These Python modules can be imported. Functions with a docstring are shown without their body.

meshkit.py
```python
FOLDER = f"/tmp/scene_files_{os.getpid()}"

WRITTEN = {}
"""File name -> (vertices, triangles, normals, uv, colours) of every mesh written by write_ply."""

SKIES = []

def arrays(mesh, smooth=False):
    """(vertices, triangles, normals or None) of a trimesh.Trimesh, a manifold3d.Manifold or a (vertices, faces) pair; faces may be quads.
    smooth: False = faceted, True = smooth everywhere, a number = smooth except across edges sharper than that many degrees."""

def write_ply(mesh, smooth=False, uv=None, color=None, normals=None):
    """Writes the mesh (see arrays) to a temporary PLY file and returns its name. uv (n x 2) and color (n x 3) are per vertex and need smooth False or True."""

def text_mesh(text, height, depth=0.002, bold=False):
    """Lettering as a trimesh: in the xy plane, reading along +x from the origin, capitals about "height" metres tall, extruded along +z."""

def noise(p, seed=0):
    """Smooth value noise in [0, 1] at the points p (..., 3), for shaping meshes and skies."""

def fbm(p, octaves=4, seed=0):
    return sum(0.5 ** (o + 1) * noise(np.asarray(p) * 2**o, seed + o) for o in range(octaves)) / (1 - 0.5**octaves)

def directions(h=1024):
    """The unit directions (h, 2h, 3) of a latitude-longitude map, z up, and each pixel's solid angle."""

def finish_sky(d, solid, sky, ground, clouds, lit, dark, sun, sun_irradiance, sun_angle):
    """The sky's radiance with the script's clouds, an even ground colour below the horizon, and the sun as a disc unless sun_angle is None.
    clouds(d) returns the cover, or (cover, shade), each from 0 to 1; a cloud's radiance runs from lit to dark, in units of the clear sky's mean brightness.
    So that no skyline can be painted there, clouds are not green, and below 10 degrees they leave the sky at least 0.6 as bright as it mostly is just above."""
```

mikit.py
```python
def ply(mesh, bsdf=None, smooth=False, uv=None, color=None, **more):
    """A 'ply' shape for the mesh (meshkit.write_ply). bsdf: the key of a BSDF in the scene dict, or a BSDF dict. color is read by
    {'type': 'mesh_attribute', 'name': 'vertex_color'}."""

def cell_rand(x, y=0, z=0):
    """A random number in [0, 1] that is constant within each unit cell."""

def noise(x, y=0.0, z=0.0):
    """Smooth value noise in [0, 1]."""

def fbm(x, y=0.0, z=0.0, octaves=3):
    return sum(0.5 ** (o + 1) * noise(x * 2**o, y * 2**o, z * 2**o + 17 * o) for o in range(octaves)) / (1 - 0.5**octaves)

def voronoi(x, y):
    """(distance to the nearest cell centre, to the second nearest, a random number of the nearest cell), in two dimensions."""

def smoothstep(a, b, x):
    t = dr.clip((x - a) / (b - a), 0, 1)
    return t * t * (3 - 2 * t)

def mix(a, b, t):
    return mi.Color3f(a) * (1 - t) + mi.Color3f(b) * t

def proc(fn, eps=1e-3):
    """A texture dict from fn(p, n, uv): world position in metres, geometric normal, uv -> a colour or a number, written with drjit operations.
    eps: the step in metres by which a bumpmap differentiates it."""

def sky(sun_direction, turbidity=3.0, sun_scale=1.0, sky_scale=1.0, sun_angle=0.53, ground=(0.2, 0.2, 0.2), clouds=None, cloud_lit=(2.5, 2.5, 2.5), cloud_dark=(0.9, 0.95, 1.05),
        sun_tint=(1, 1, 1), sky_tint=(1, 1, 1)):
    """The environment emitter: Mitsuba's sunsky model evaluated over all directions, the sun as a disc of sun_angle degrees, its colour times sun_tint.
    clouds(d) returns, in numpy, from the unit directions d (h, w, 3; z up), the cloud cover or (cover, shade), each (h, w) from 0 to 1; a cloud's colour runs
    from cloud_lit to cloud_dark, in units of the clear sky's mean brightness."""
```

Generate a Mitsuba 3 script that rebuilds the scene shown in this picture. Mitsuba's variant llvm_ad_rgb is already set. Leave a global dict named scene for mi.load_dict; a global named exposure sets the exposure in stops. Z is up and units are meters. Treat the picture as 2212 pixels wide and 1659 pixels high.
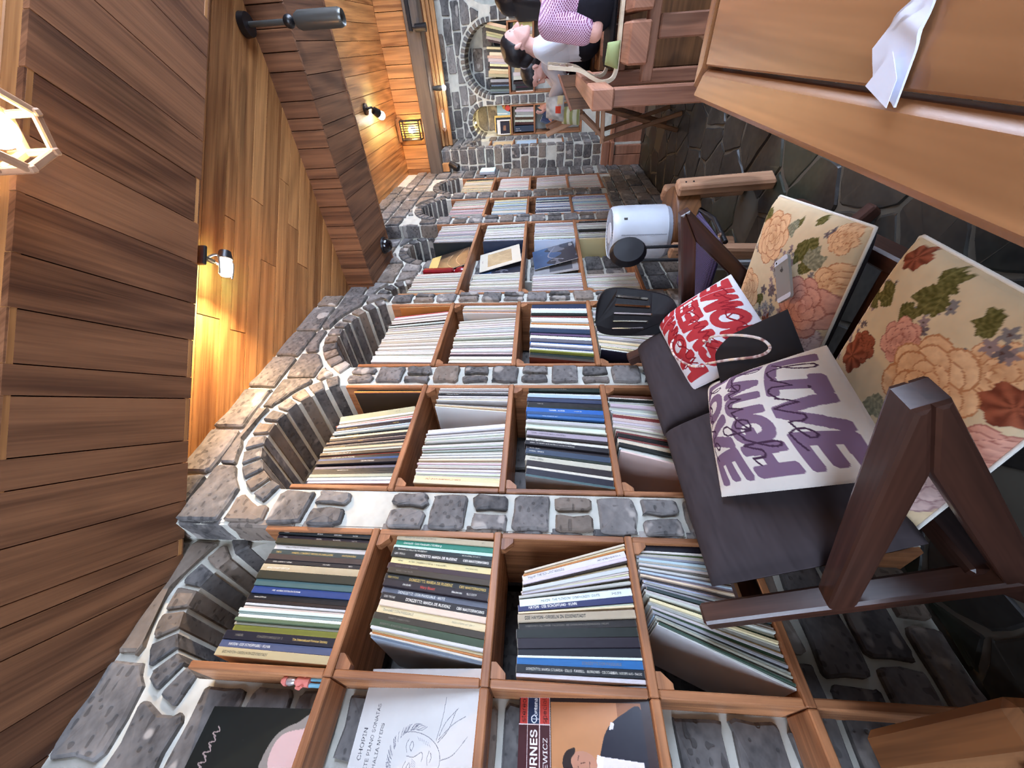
import math, random
import numpy as np, trimesh, shapely
from shapely.geometry import Polygon, LineString, Point, box as sbox, MultiPolygon
from shapely.ops import unary_union
from shapely import affinity
import manifold3d as m3
import drjit as dr
import mitsuba as mi
import mikit, meshkit

scene, labels = {}, {}
T = mi.ScalarTransform4f
PI = math.pi


def lin(r, g=None, b=None):
    """sRGB 0..255 to linear."""
    c = np.array([r, r, r] if g is None else [r, g, b], float) / 255
    return np.where(c < .04045, c / 12.92, ((c + .055) / 1.055) ** 2.4).tolist()


# ---------------------------------------------------------------- camera (hand-held phone, held sideways: the picture lies on its side)
EYE = np.array([0, 0, 1.083])
YAW, PITCH = math.radians(42.0), math.radians(4.62)
FWD = np.array([-math.sin(YAW) * math.cos(PITCH), math.cos(YAW) * math.cos(PITCH), math.sin(PITCH)])
RIGHT = np.array([math.cos(YAW), math.sin(YAW), 0])
scene['camera'] = {'type': 'perspective', 'fov': math.degrees(2 * math.atan(1106 / 830)), 'fov_axis': 'x', 'near_clip': .02,
                   'to_world': T().look_at(origin=EYE.tolist(), target=(EYE + FWD).tolist(), up=RIGHT.tolist())}
exposure = 0.2
# ---------------------------------------------------------------- light: daylight from the frosted windows behind the camera, warm lamps indoors
DAY = [9.2, 11.2, 14.6]                        # glow of the daylit window panes
DAY_SIDE = [11.0, 13.4, 18.0]
LAMP_NEAR = [400, 262, 140]                      # spotlight on the beam
LAMP_BEAM = [4.2, 2.9, 1.6]                      # the same lamp's reflector, aimed at the wall
LAMP_FAR = [520, 350, 190]                       # spotlight on the far ceiling
LAMP_LANTERN = [190, 110, 46]
LAMP_LANTERN_NEAR = [60, 50, 30]
LAMP_NICHE = [420, 310, 120]
LAMP_BULB = [420, 390, 360]
LAMP_PENDANT = [26, 18, 10]                     # pendant above the near table, outside the frame

# ---------------------------------------------------------------- names, labels
_seen = {}
rng = np.random.default_rng(7)
R = random.Random(11)


def uniq(key):
    n = _seen.get(key, -1) + 1
    _seen[key] = n
    return key if n == 0 else f'{key}_{n:03d}'


def thing(name, label, cat, group=None):
    k = uniq(name)
    labels[k] = {'label': label, 'category': cat}
    if group:
        labels[k]['group'] = group
    return k


def struct(name):
    labels[name] = {'kind': 'structure'}
    return name


def put(mesh, bsdf, name, parent=None, smooth=False, uv=None, color=None, label=None, kind=None, **more):
    """One entry of the scene; a part when a parent is given."""
    k = uniq(parent + '__' + name) if parent else name
    scene[k] = mikit.ply(mesh, bsdf, smooth=smooth, uv=uv, color=color, **more)
    if label or kind:
        d = labels.setdefault(k, {})
        if label:
            d['label'] = label
        if kind:
            d['kind'] = kind
    return k


# ---------------------------------------------------------------- meshes: (vertices, faces)
def tm(v, f):
    return trimesh.Trimesh(np.asarray(v, float), np.asarray(f, int), process=False)


def cat(*ms):
    vs, fs, n = [], [], 0
    for m in ms:
        v, f = np.asarray(m.vertices), np.asarray(m.faces)
        vs.append(v); fs.append(f + n); n += len(v)
    return tm(np.vstack(vs), np.vstack(fs))


def tri(f4):
    f4 = np.asarray(f4)
    return np.vstack([f4[:, [0, 1, 2]], f4[:, [0, 2, 3]]])


def _chamfer_box():
    v, idx = [], {}
    for s in np.ndindex(2, 2, 2):
        for a in range(3):
            idx[s, a] = len(v)
            v.append((s, a))
    f = []
    for a in range(3):
        b, c = (a + 1) % 3, (a + 2) % 3
        for sa in (0, 1):
            q = []
            for sb, sc in ((0, 0), (1, 0), (1, 1), (0, 1)):
                s = [0, 0, 0]; s[a], s[b], s[c] = sa, sb, sc
                q.append(idx[tuple(s), a])
            f.append(q if sa else q[::-1])
    for a in range(3):
        b, c = (a + 1) % 3, (a + 2) % 3
        for sb, sc in np.ndindex(2, 2):
            s0 = [0, 0, 0]; s1 = [0, 0, 0]
            s0[a], s0[b], s0[c] = 0, sb, sc
            s1[a], s1[b], s1[c] = 1, sb, sc
            s0, s1 = tuple(s0), tuple(s1)
            q = [idx[s0, b], idx[s1, b], idx[s1, c], idx[s0, c]]
            f.append(q if sb != sc else q[::-1])
    f = tri(f).tolist()
    for s in np.ndindex(2, 2, 2):
        t = [idx[s, 0], idx[s, 1], idx[s, 2]]
        f.append(t if sum(s) % 2 else t[::-1])
    return v, np.array(f)


_CBV, _CBF = _chamfer_box()
_CBS = np.array([s for s, a in _CBV], float) * 2 - 1
_CBA = np.array([[k != a for k in range(3)] for s, a in _CBV], float)
# make all faces point outward once
_c = _CBS * (1 - .1 * _CBA)
_n = np.cross(_c[_CBF[:, 1]] - _c[_CBF[:, 0]], _c[_CBF[:, 2]] - _c[_CBF[:, 0]])
_flip = (_n * _c[_CBF].mean(1)).sum(1) < 0
_CBF[_flip] = _CBF[_flip][:, ::-1]


def bx(lo, hi, bev=.003, axes=None, org=None):
    """A chamfered box from lo to hi, optionally in a frame axes (rows) at org."""
    lo, hi = np.minimum(lo, hi).astype(float), np.maximum(lo, hi).astype(float)
    h = (hi - lo) / 2
    b = min(bev, .45 * h.min())
    v = (lo + hi) / 2 + _CBS * (h - b * _CBA)
    if axes is not None:
        v = v @ np.asarray(axes, float)
    if org is not None:
        v = v + np.asarray(org, float)
    return tm(v, _CBF)


def frame(d, up=(0, 0, 1)):
    """Rows: along d, sideways, and the upright nearest to up."""
    d = np.asarray(d, float) / np.linalg.norm(d)
    s = np.cross(up, d)
    if np.linalg.norm(s) < 1e-6:
        s = np.cross((0, 1, 0), d)
    s /= np.linalg.norm(s)
    return np.array([d, s, np.cross(d, s)])


def bar(a, b, w, h, bev=.004, up=(0, 0, 1)):
    """A timber from a to b, w wide and h high."""
    a, b = np.asarray(a, float), np.asarray(b, float)
    L = np.linalg.norm(b - a)
    return bx((0, -w / 2, -h / 2), (L, w / 2, h / 2), bev, frame(b - a, up), a)


def tube(pts, r, n=10, closed=False):
    p = np.asarray(pts, float)
    r = np.broadcast_to(np.asarray(r, float), (len(p),))
    t = np.roll(p, -1, 0) - np.roll(p, 1, 0) if closed else np.gradient(p, axis=0)
    t /= np.linalg.norm(t, axis=1, keepdims=True) + 1e-12
    ref = np.array([0, 0, 1.0]) if abs(t[0][2]) < .9 else np.array([1.0, 0, 0])
    a = np.cross(t[0], ref); a /= np.linalg.norm(a)
    vs = []
    for i in range(len(p)):
        a = a - t[i] * (a @ t[i]); a /= np.linalg.norm(a)
        b = np.cross(t[i], a)
        ang = np.arange(n) * 2 * PI / n
        vs.append(p[i] + r[i] * (np.cos(ang)[:, None] * a + np.sin(ang)[:, None] * b))
    v = np.vstack(vs)
    m, f = len(p), []
    for i in range(m if closed else m - 1):
        for j in range(n):
            k, i2 = (j + 1) % n, (i + 1) % m
            f.append([i * n + j, i * n + k, i2 * n + k, i2 * n + j])
    f = tri(f)
    if not closed:
        v = np.vstack([v, p[:1], p[-1:]])
        c0, c1 = len(v) - 2, len(v) - 1
        f = np.vstack([f, [[c0, (j + 1) % n, j] for j in range(n)], [[c1, (m - 1) * n + j, (m - 1) * n + (j + 1) % n] for j in range(n)]])
    return tm(v, f)


def lathe(prof, n=24, axis=(0, 0, 1), org=(0, 0, 0)):
    """Revolves (r, z) points, z along axis."""
    prof = np.asarray(prof, float)
    ang = np.arange(n) * 2 * PI / n
    F = frame(axis) if abs(axis[2]) < .99 else np.array([[0, 0, np.sign(axis[2])], [0, np.sign(axis[2]), 0], [1, 0, 0]])
    ex, ey, ez = F[1], F[2], F[0]
    v = np.vstack([z * ez + r * (np.cos(ang)[:, None] * ex + np.sin(ang)[:, None] * ey) for r, z in prof]) + np.asarray(org, float)
    f = []
    for i in range(len(prof) - 1):
        for j in range(n):
            k = (j + 1) % n
            f.append([i * n + j, i * n + k, (i + 1) * n + k, (i + 1) * n + j])
    m = tm(v, tri(f))
    if m.volume < 0:
        m.invert()
    return m


def curve(pts, n=40, closed=False):
    """A smooth curve through the points (Catmull-Rom)."""
    p = np.asarray(pts, float)
    m = len(p)
    out = []
    segs = m if closed else m - 1
    for s in range(segs):
        g = lambda i: p[i % m] if closed else p[min(max(i, 0), m - 1)]
        a, b, c, d = g(s - 1), g(s), g(s + 1), g(s + 2)
        k = max(2, n // segs)
        for t in np.arange(k) / k:
            out.append(.5 * ((2 * b) + (c - a) * t + (2 * a - 5 * b + 4 * c - d) * t * t + (3 * b - a - 3 * c + d) * t ** 3))
    if not closed:
        out.append(p[-1])
    return np.array(out)


def ext(poly, lo, hi, M):
    """Extrudes a polygon from lo to hi and maps (u, v, h) by M."""
    ms = []
    for g in getattr(poly, 'geoms', [poly]):
        if g.area > 1e-9:
            m = trimesh.creation.extrude_polygon(g, hi - lo, engine='earcut')
            v = np.array(m.vertices); v[:, 2] += lo
            ms.append(tm(M(v), m.faces))
    m = cat(*ms)
    if m.volume < 0:
        m.invert()
    return m


def round_ext(P, h, bev, M):
    """An extrusion from 0 to h with both rims rounded over."""
    P = P if P.geom_type == 'Polygon' else max(P.geoms, key=lambda g: g.area)
    Q = P.buffer(-bev, join_style=2)
    o = np.array(P.exterior.coords)[:-1]
    if not P.exterior.is_ccw:
        o = o[::-1]
    q = np.array([Q.exterior.interpolate(Q.exterior.project(Point(x))).coords[0] for x in o])
    n = len(o)
    L = [np.c_[q, np.zeros(n)], np.c_[o * .7 + q * .3, np.full(n, bev * .3)], np.c_[o, np.full(n, bev)], np.c_[o, np.full(n, h - bev)], np.c_[o * .7 + q * .3, np.full(n, h - bev * .3)], np.c_[q, np.full(n, h)]]
    i = np.arange(n); j = (i + 1) % n
    f = np.vstack([tri(np.stack([i, j, j + n, i + n], 1) + k * n) for k in range(5)])
    cap = trimesh.creation.triangulate_polygon(Polygon(q), engine='earcut')
    cv, cf = np.asarray(cap[0])[:, :2], np.asarray(cap[1])
    a, b = cv[cf[0, 1]] - cv[cf[0, 0]], cv[cf[0, 2]] - cv[cf[0, 0]]
    nrm = a[0] * b[1] - a[1] * b[0]
    if nrm < 0:
        cf = cf[:, ::-1]
    m = tm(np.vstack(L), f)
    top = tm(np.c_[cv, np.full(len(cv), h)], cf); bot = tm(np.c_[cv, np.zeros(len(cv))], cf[:, ::-1])
    m = cat(m, top, bot)
    m = tm(M(np.asarray(m.vertices)), m.faces)
    if m.volume < 0:
        m.invert()
    return m


def planeX(X): return lambda v: np.stack([X + v[:, 2], v[:, 0], v[:, 1]], 1)
def planeY(Y): return lambda v: np.stack([v[:, 0], Y - v[:, 2], v[:, 1]], 1)
def planeZ(Z): return lambda v: np.stack([v[:, 0], v[:, 1], Z + v[:, 2]], 1)


def stone(poly, M, h=.012, lo=-.02, bev=.007, dome=.25):
    """One dressed stone: outline poly, face at h with worn edges."""
    p = np.array(poly.exterior.coords)[:-1]
    if poly.exterior.is_ccw is False:
        p = p[::-1]
    n, c = len(p), np.array(poly.centroid.coords[0])
    r = np.linalg.norm(p - c, axis=1, keepdims=True)
    q = c + (p - c) * (1 - np.minimum(bev / r, .4))
    hh = h + rng.uniform(-.0025, .0025, n)
    tilt = rng.normal(0, .012, 2)
    ht = h + (q - c) @ tilt + rng.uniform(-.001, .001, n)
    z = np.full(n, float(lo))
    v = np.vstack([np.c_[p, z], np.c_[p, hh - bev * .8], np.c_[q, ht], [[*c, h + bev * dome]]])
    i = np.arange(n); j = (i + 1) % n
    f = np.vstack([tri(np.stack([i, j, j + n, i + n], 1)), tri(np.stack([i + n, j + n, j + 2 * n, i + 2 * n], 1)), np.stack([i + 2 * n, j + 2 * n, np.full(n, 3 * n)], 1)])
    return tm(M(v), f)


def worn(P, joint=.018, rad=.011, jit=.003):
    """A cut outline with rounded, uneven corners, or None."""
    P0 = P.buffer(-joint / 2, join_style=2)
    if P0.geom_type == 'MultiPolygon':
        P0 = max(P0.geoms, key=lambda g: g.area)
    P = P0.buffer(-rad)
    if P.is_empty or P.geom_type != 'Polygon' or P.area < .25 * P0.area:
        rad = .004
        P = P0.buffer(-rad)
    if P.geom_type == 'MultiPolygon':
        P = max(P.geoms, key=lambda g: g.area)
    if P.is_empty:
        return None
    P = P.buffer(rad, quad_segs=2).simplify(.0015)
    q = np.array(P.exterior.coords)[:-1]
    out = []
    for a, b in zip(q, np.roll(q, -1, 0)):
        out.append(a)
        L = np.linalg.norm(b - a)
        for k in range(1, int(L / .075) + 1):
            if int(L / .075):
                out.append(a + (b - a) * k / (int(L / .075) + 1))
    q = np.array(out) + rng.normal(0, jit, (len(out), 2))
    P = Polygon(q)
    return P if P.is_valid and P.area > 3e-4 else None


def rowcut(region, zs, length, seed, halves=None):
    """Cuts a region into coursed stones: zs are the bed joints, length the mean stone length."""
    r = random.Random(seed)
    x0, y0, x1, y1 = region.bounds
    out = []
    for k in range(len(zs) - 1):
        band = region.intersection(sbox(x0 - 1, zs[k], x1 + 1, zs[k + 1]))
        for g in getattr(band, 'geoms', [band]):
            if g.is_empty or g.area < 8e-4 or g.geom_type != 'Polygon':
                continue
            a, _, b, _ = g.bounds
            x = a
            first = True
            while x < b - 1e-6:
                L = length * r.uniform(.72, 1.28)
                if first and b - a > length * 1.3:
                    L *= r.uniform(.4, 1)
                first = False
                e = x + L
                if b - e < length * .45:
                    e = b
                s = g.intersection(sbox(x, zs[k] - 1, e, zs[k + 1] + 1))
                for h in getattr(s, 'geoms', [s]):
                    if h.geom_type == 'Polygon' and h.area > 7e-4:
                        out.append(h)
                x = e
    return out


def lay(cells, M, parent, bsdfs, name='stone', joint=.018, h=.012, lo=-.02, seed=0, label=None):
    r = random.Random(seed)
    for c in cells:
        w = worn(c, joint)
        if w is None:
            continue
        m = stone(w, M, h * r.uniform(.7, 1.3), lo)
        t = r.random()
        uv = np.tile([t, r.random() * 50], (len(m.vertices), 1))
        put(m, bsdfs, name, parent, uv=uv)


# ---------------------------------------------------------------- wood: uv = (length along the grain + 100 k, across)
def wuv(m, d, k=None):
    v = np.asarray(m.vertices)
    d = np.asarray(d, float) / np.linalg.norm(d)
    F = frame(d)
    k = R.randrange(40) if k is None else k
    return np.stack([v @ d + 50 + 100 * k, v @ F[1] + .83 * (v @ F[2])], 1)


def putw(m, d, bsdf, name, parent=None, **kw):
    if kw.get('smooth') not in (None, False, True):
        m = trimesh.graph.smooth_shade(trimesh.Trimesh(m.vertices, m.faces), angle=math.radians(kw['smooth']), facet_minarea=None)
        kw['smooth'] = True
    return put(m, bsdf, name, parent, uv=wuv(m, d), **kw)


def proc(fn, eps=1e-3):
    return mikit.proc(fn, eps)


noise, fbm, cell_rand, smoothstep, mix, voronoi = mikit.noise, mikit.fbm, mikit.cell_rand, mikit.smoothstep, mikit.mix, mikit.voronoi


def wood_fn(dark, light, scale=1.0, vary=.35, contrast=1.0):
    dk, lt = lin(*dark), lin(*light)

    def fn(p, n, uv):
        k = dr.floor(uv.x * .01)
        x, y = (uv.x - 100 * k), uv.y
        tone = cell_rand(k, 3, 1)
        warp = noise(x * 1.3 * scale, y * 5 * scale, k) * 1.2
        rings = .5 + .5 * dr.sin(6.28 * (y * 9 * scale + warp * 2.2 + k * .37))
        fine = fbm(x * 3.0 * scale, y * 95 * scale, k, 3)
        pore = noise(x * 14 * scale, y * 420 * scale, k)
        t = dr.clip(.5 + contrast * (.34 * (rings - .5) + .75 * (fine - .5) + .16 * (pore - .5)) + vary * (tone - .5), 0, 1)
        knot = smoothstep(.82, .9, noise(x * 2.1 * scale + k * 3, y * 11 * scale, k + 5))
        return mix(dk, lt, t) * (1 - .35 * knot)
    return fn


def wood(name, dark, light, rough=.5, scale=1.0, vary=.35, contrast=1.0, spec=.35):
    scene[name] = {'type': 'twosided', 'bsdf': {'type': 'principled', 'base_color': proc(wood_fn(dark, light, scale, vary, contrast)), 'roughness': rough, 'specular': spec}}


def plain(name, c, rough=.6, spec=.4, metal=0.0, **kw):
    scene[name] = {'type': 'twosided', 'bsdf': {'type': 'principled', 'base_color': {'type': 'rgb', 'value': lin(*c)}, 'roughness': rough, 'specular': spec, 'metallic': metal, **kw}}
    return name


def tinted(name, rough=.6, spec=.3):
    """Colour printed on the piece itself (per-vertex ink)."""
    scene[name] = {'type': 'twosided', 'bsdf': {'type': 'principled', 'base_color': {'type': 'mesh_attribute', 'name': 'vertex_color'}, 'roughness': rough, 'specular': spec}}


def glow(mesh, rgb, name, parent, **kw):
    return put(mesh, 'lamp_glass', name, parent, emitter={'type': 'area', 'radiance': {'type': 'rgb', 'value': list(rgb)}}, **kw)

# ---------------------------------------------------------------- materials
def stone_fn(p, n, uv):
    t, s = uv.x, uv.y
    q = fbm(p.x * 9 + s, p.y * 9, p.z * 9, 4)
    fine = fbm(p.x * 55, p.y * 55 + s, p.z * 55, 3)
    base = mix(lin(66, 65, 65), lin(140, 135, 131), dr.clip(.12 + .5 * t + .9 * (q - .5) + .5 * (fine - .5), 0, 1))
    warm = smoothstep(.72, .92, cell_rand(s * 7.3, 2, 1)) * .55
    base = mix(base, lin(138, 116, 92), warm * (.4 + .6 * q))
    smear = smoothstep(.60, .70, fbm(p.x * 14 + 3 * s, p.y * 14, p.z * 14 + 9, 3)) * smoothstep(.3, .8, noise(p.x * 3 + s, p.y * 3, p.z * 3))
    pits = smoothstep(.70, .78, noise(p.x * 70 + s, p.y * 70, p.z * 70)) * .38
    base = base * (1 - pits)
    return mix(base, lin(196, 188, 178), smear * .5)


def stone_bump(p, n, uv):
    return .55 * fbm(p.x * 45, p.y * 45 + uv.y, p.z * 45, 3) + .45 * smoothstep(.70, .78, noise(p.x * 70 + uv.y, p.y * 70, p.z * 70)) * -1


scene['stone'] = {'type': 'twosided', 'bsdf': {'type': 'bumpmap', 'arbitrary': proc(stone_bump), 'scale': .0045,
                                               'bsdf': {'type': 'principled', 'base_color': proc(stone_fn), 'roughness': .72, 'specular': .35}}}


def mortar_fn(p, n, uv):
    q = fbm(p.x * 22, p.y * 22, p.z * 22, 3)
    return mix(lin(176, 175, 164), lin(214, 212, 200), q)


scene['mortar'] = {'type': 'diffuse', 'reflectance': proc(mortar_fn)}
scene['mortar'] = {'type': 'twosided', 'bsdf': scene['mortar']}


def slate_fn(p, n, uv):
    q = fbm(p.x * 7 + uv.y, p.y * 7, uv.y, 4)
    f = fbm(p.x * 60, p.y * 60, uv.y, 2)
    c = mix(lin(24, 23, 24), lin(62, 59, 52), dr.clip(.15 + .45 * uv.x + .8 * (q - .5) + .3 * (f - .5), 0, 1))
    return mix(c, lin(54, 66, 48), .35 * smoothstep(.55, .75, noise(p.x * 2.1, p.y * 2.1, 4)))


scene['slate'] = {'type': 'twosided', 'bsdf': {'type': 'principled', 'base_color': proc(slate_fn), 'roughness': .42, 'specular': .4}}
plain('grout', (84, 78, 68), .9, .2)
wood('cedar_ceiling', (122, 78, 44), (196, 142, 88), .5, 1.0, .5)
wood('cedar_beam', (78, 48, 32), (140, 96, 66), .5, 1.0, .5)
wood('cedar_shelf', (112, 70, 44), (178, 122, 82), .45, 1.4, .3)
wood('oak_top', (112, 74, 46), (172, 124, 84), .36, .42, .12, 1.15, .45)
wood('dark_wood', (40, 24, 19), (70, 42, 32), .3, 1.2, .25, .8, .5)
wood('timber', (118, 76, 58), (180, 128, 100), .55, 1.0, .35, .7)
wood('grey_beam', (72, 64, 58), (104, 92, 80), .6, 1.0, .3)
wood('stool_wood', (128, 84, 56), (206, 164, 130), .5, .9, .3, .8)
wood('pale_ply', (178, 160, 132), (222, 206, 178), .4, 1.0, .2, .6)
wood('bench_wood', (72, 46, 28), (130, 88, 54), .45, .9, .35)
tinted('print_matte', .75, .2)
tinted('print_gloss', .28, .5)
tinted('sleeve', .5, .3)
tinted('cloth_print', .95, .05)
plain('lamp_glass', (240, 235, 220), .4)
plain('lamp_black', (22, 22, 24), .35, .5)
plain('lamp_grey', (92, 92, 88), .3, .5, .6)
plain('black_plastic', (18, 16, 19), .5, .25)
plain('white_plastic', (200, 206, 214), .3, .5)
plain('grey_plastic', (150, 156, 166), .4, .5)
plain('chrome', (190, 190, 190), .2, .5, 1.0)
plain('ink_white', (226, 222, 212), .6)
plain('ink_black', (28, 26, 26), .6)
plain('ink_gold', (214, 178, 96), .6)
plain('ink_red', (176, 58, 48), .6)
plain('ink_grey', (120, 112, 100), .6)
plain('plaster', (170, 160, 145), .9, .1)
plain('window_glass', (235, 240, 245), .5)

# ---------------------------------------------------------------- the room
XW, XR, XE = -1.14, -1.26, -.91           # shelf wall, its recesses, the side wall at the end
CEIL, CEIL_FAR, BEAM_D, BEAM_X = 2.457, 2.693, 2.311, 2.278
Y_END, Y_FAR = 5.05, 5.66
SHELF_Z = [.498, .838, 1.233, 1.623]      # tops of the shelf boards
NICHE_LO = .474


class Bay:
    def __init__(s, y0, y1, X, spring, apex, nv, ring=.072, lo=NICHE_LO):
        s.y0, s.y1, s.X, s.spring, s.apex, s.nv, s.ring, s.lo = y0, y1, X, spring, apex, nv, ring, lo
        s.hs = (y1 - y0) / 2
        s.ym = (y0 + y1) / 2
        rise = apex - spring
        s.rad = (s.hs ** 2 + rise ** 2) / (2 * rise)
        s.zc = apex - s.rad
        s.th = math.asin(min(1, s.hs / s.rad)) if rise <= s.hs else PI - math.asin(s.hs / s.rad)

    def arc(s, r, n=24, th=None):
        a = np.linspace(-(th or s.th), th or s.th, n)
        return np.c_[s.ym + r * np.sin(a), s.zc + r * np.cos(a)]

    def opening(s):
        return Polygon(np.vstack([[[s.y0, s.lo]], s.arc(s.rad), [[s.y1, s.lo]]])).buffer(0)

    def outer(s):
        return unary_union([s.opening(), Polygon(np.vstack([s.arc(s.rad + s.ring), s.arc(s.rad)[::-1]])).buffer(0)])

    def voussoirs(s):
        a = np.linspace(-s.th, s.th, s.nv + 1)
        out = []
        for k in range(s.nv):
            t = np.linspace(a[k], a[k + 1], 4)
            o = np.c_[s.ym + (s.rad + s.ring) * np.sin(t), s.zc + (s.rad + s.ring) * np.cos(t)]
            i = np.c_[s.ym + (s.rad - .0145) * np.sin(t), s.zc + (s.rad - .0145) * np.cos(t)]
            out.append(Polygon(np.vstack([o, i[::-1]])).buffer(0))
        return out


BAYS = {
    1: Bay(.19, .578, XR, 2.03, 2.192, 9),
    2: Bay(.715, 1.265, XW, 2.013, 2.20, 11),
    3: Bay(1.395, 1.985, XW, 2.013, 2.185, 11),
    4: Bay(2.09, 2.47, XR, 2.0, 2.17, 9),
    5: Bay(2.84, 3.305, XR, 2.02, 2.21, 9),
    6: Bay(3.463, 3.986, XW, 2.03, 2.215, 12),
    7: Bay(4.184, 4.725, XW, 2.02, 2.20, 12),
}
DEPTH = .36


def deep_voussoir(b, M, wall, thick):
    for P in b.voussoirs():
        w = worn(P, .017, .006, .0015)
        if w is None:
            continue
        m = stone(w, M, .008, -thick, .006)
        put(m, 'stone', 'voussoir', wall, uv=np.tile([R.random() * .6, R.random() * 50], (len(m.vertices), 1)))


W = struct('wall_left')
PIL = [.105 + 1.083 - .1355 * 9 + .1355 * k for k in range(0, 16)]
zs_main = [0.0] + [z for z in PIL if .03 < z < 2.02] + [2.155, 2.315, 2.457]
zs_far = zs_main + [2.575, 2.69]


def pillar(y0, y1, z0, z1, X, seed):
    """Alternating through-stones and pairs of half stones."""
    r = random.Random(seed)
    cells = []
    for k, (a, b) in enumerate(zip(zs_main[:-1], zs_main[1:])):
        if b > z1 + .01 or a < z0 - .01:
            continue
        if (k + seed) % 2:
            cells.append(sbox(y0, a, y1, b))
        else:
            m = y0 + (y1 - y0) * r.uniform(.42, .58)
            cells += [sbox(y0, a, m, b), sbox(m, a, y1, b)]
    return cells


# section one: the pillar after the near recess, bays two and three
def wall_section(y0, y1, ztop, bays, pillars, zs, ln, seed):
    full = sbox(y0, 0, y1, ztop)
    op = unary_union([b.opening() for b in bays])
    put(ext(full.difference(op), -.36, -.008, planeX(XW)), 'mortar', 'mortar_bed', W)
    put(ext(full, -.42, -.36, planeX(XW)), 'stone', 'niche_back', W)
    out = unary_union([b.outer().buffer(.004) for b in bays])
    pz = 1.995
    low = unary_union([sbox(a, NICHE_LO, b, pz) for a, b in pillars])
    reg = full.difference(out).difference(low)
    lay(rowcut(reg, zs, ln, seed), planeX(XW), W, 'stone', seed=seed)
    for i, (a, b) in enumerate(pillars):
        cells = [c.difference(out) for c in pillar(a - .004, b + .004, NICHE_LO - .02, pz + .02, XW, seed + i)]
        lay([c for c in cells if c.geom_type == 'Polygon' and not c.is_empty], planeX(XW), W, 'stone', seed=seed + i, joint=.021)
    for b in bays:
        deep_voussoir(b, planeX(XW), W, .34)
        back = b.opening().buffer(-.03).intersection(sbox(b.y0, .5 if b.y1 < 2 else 1.62, b.y1, 2.3))
        lay(rowcut(back, [.5, .68, .86, 1.05, 1.24, 1.43, 1.62, 1.80, 1.98, 2.12, 2.3], .2, seed + 5), planeX(XW - .352), W, 'stone', seed=seed)


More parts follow.
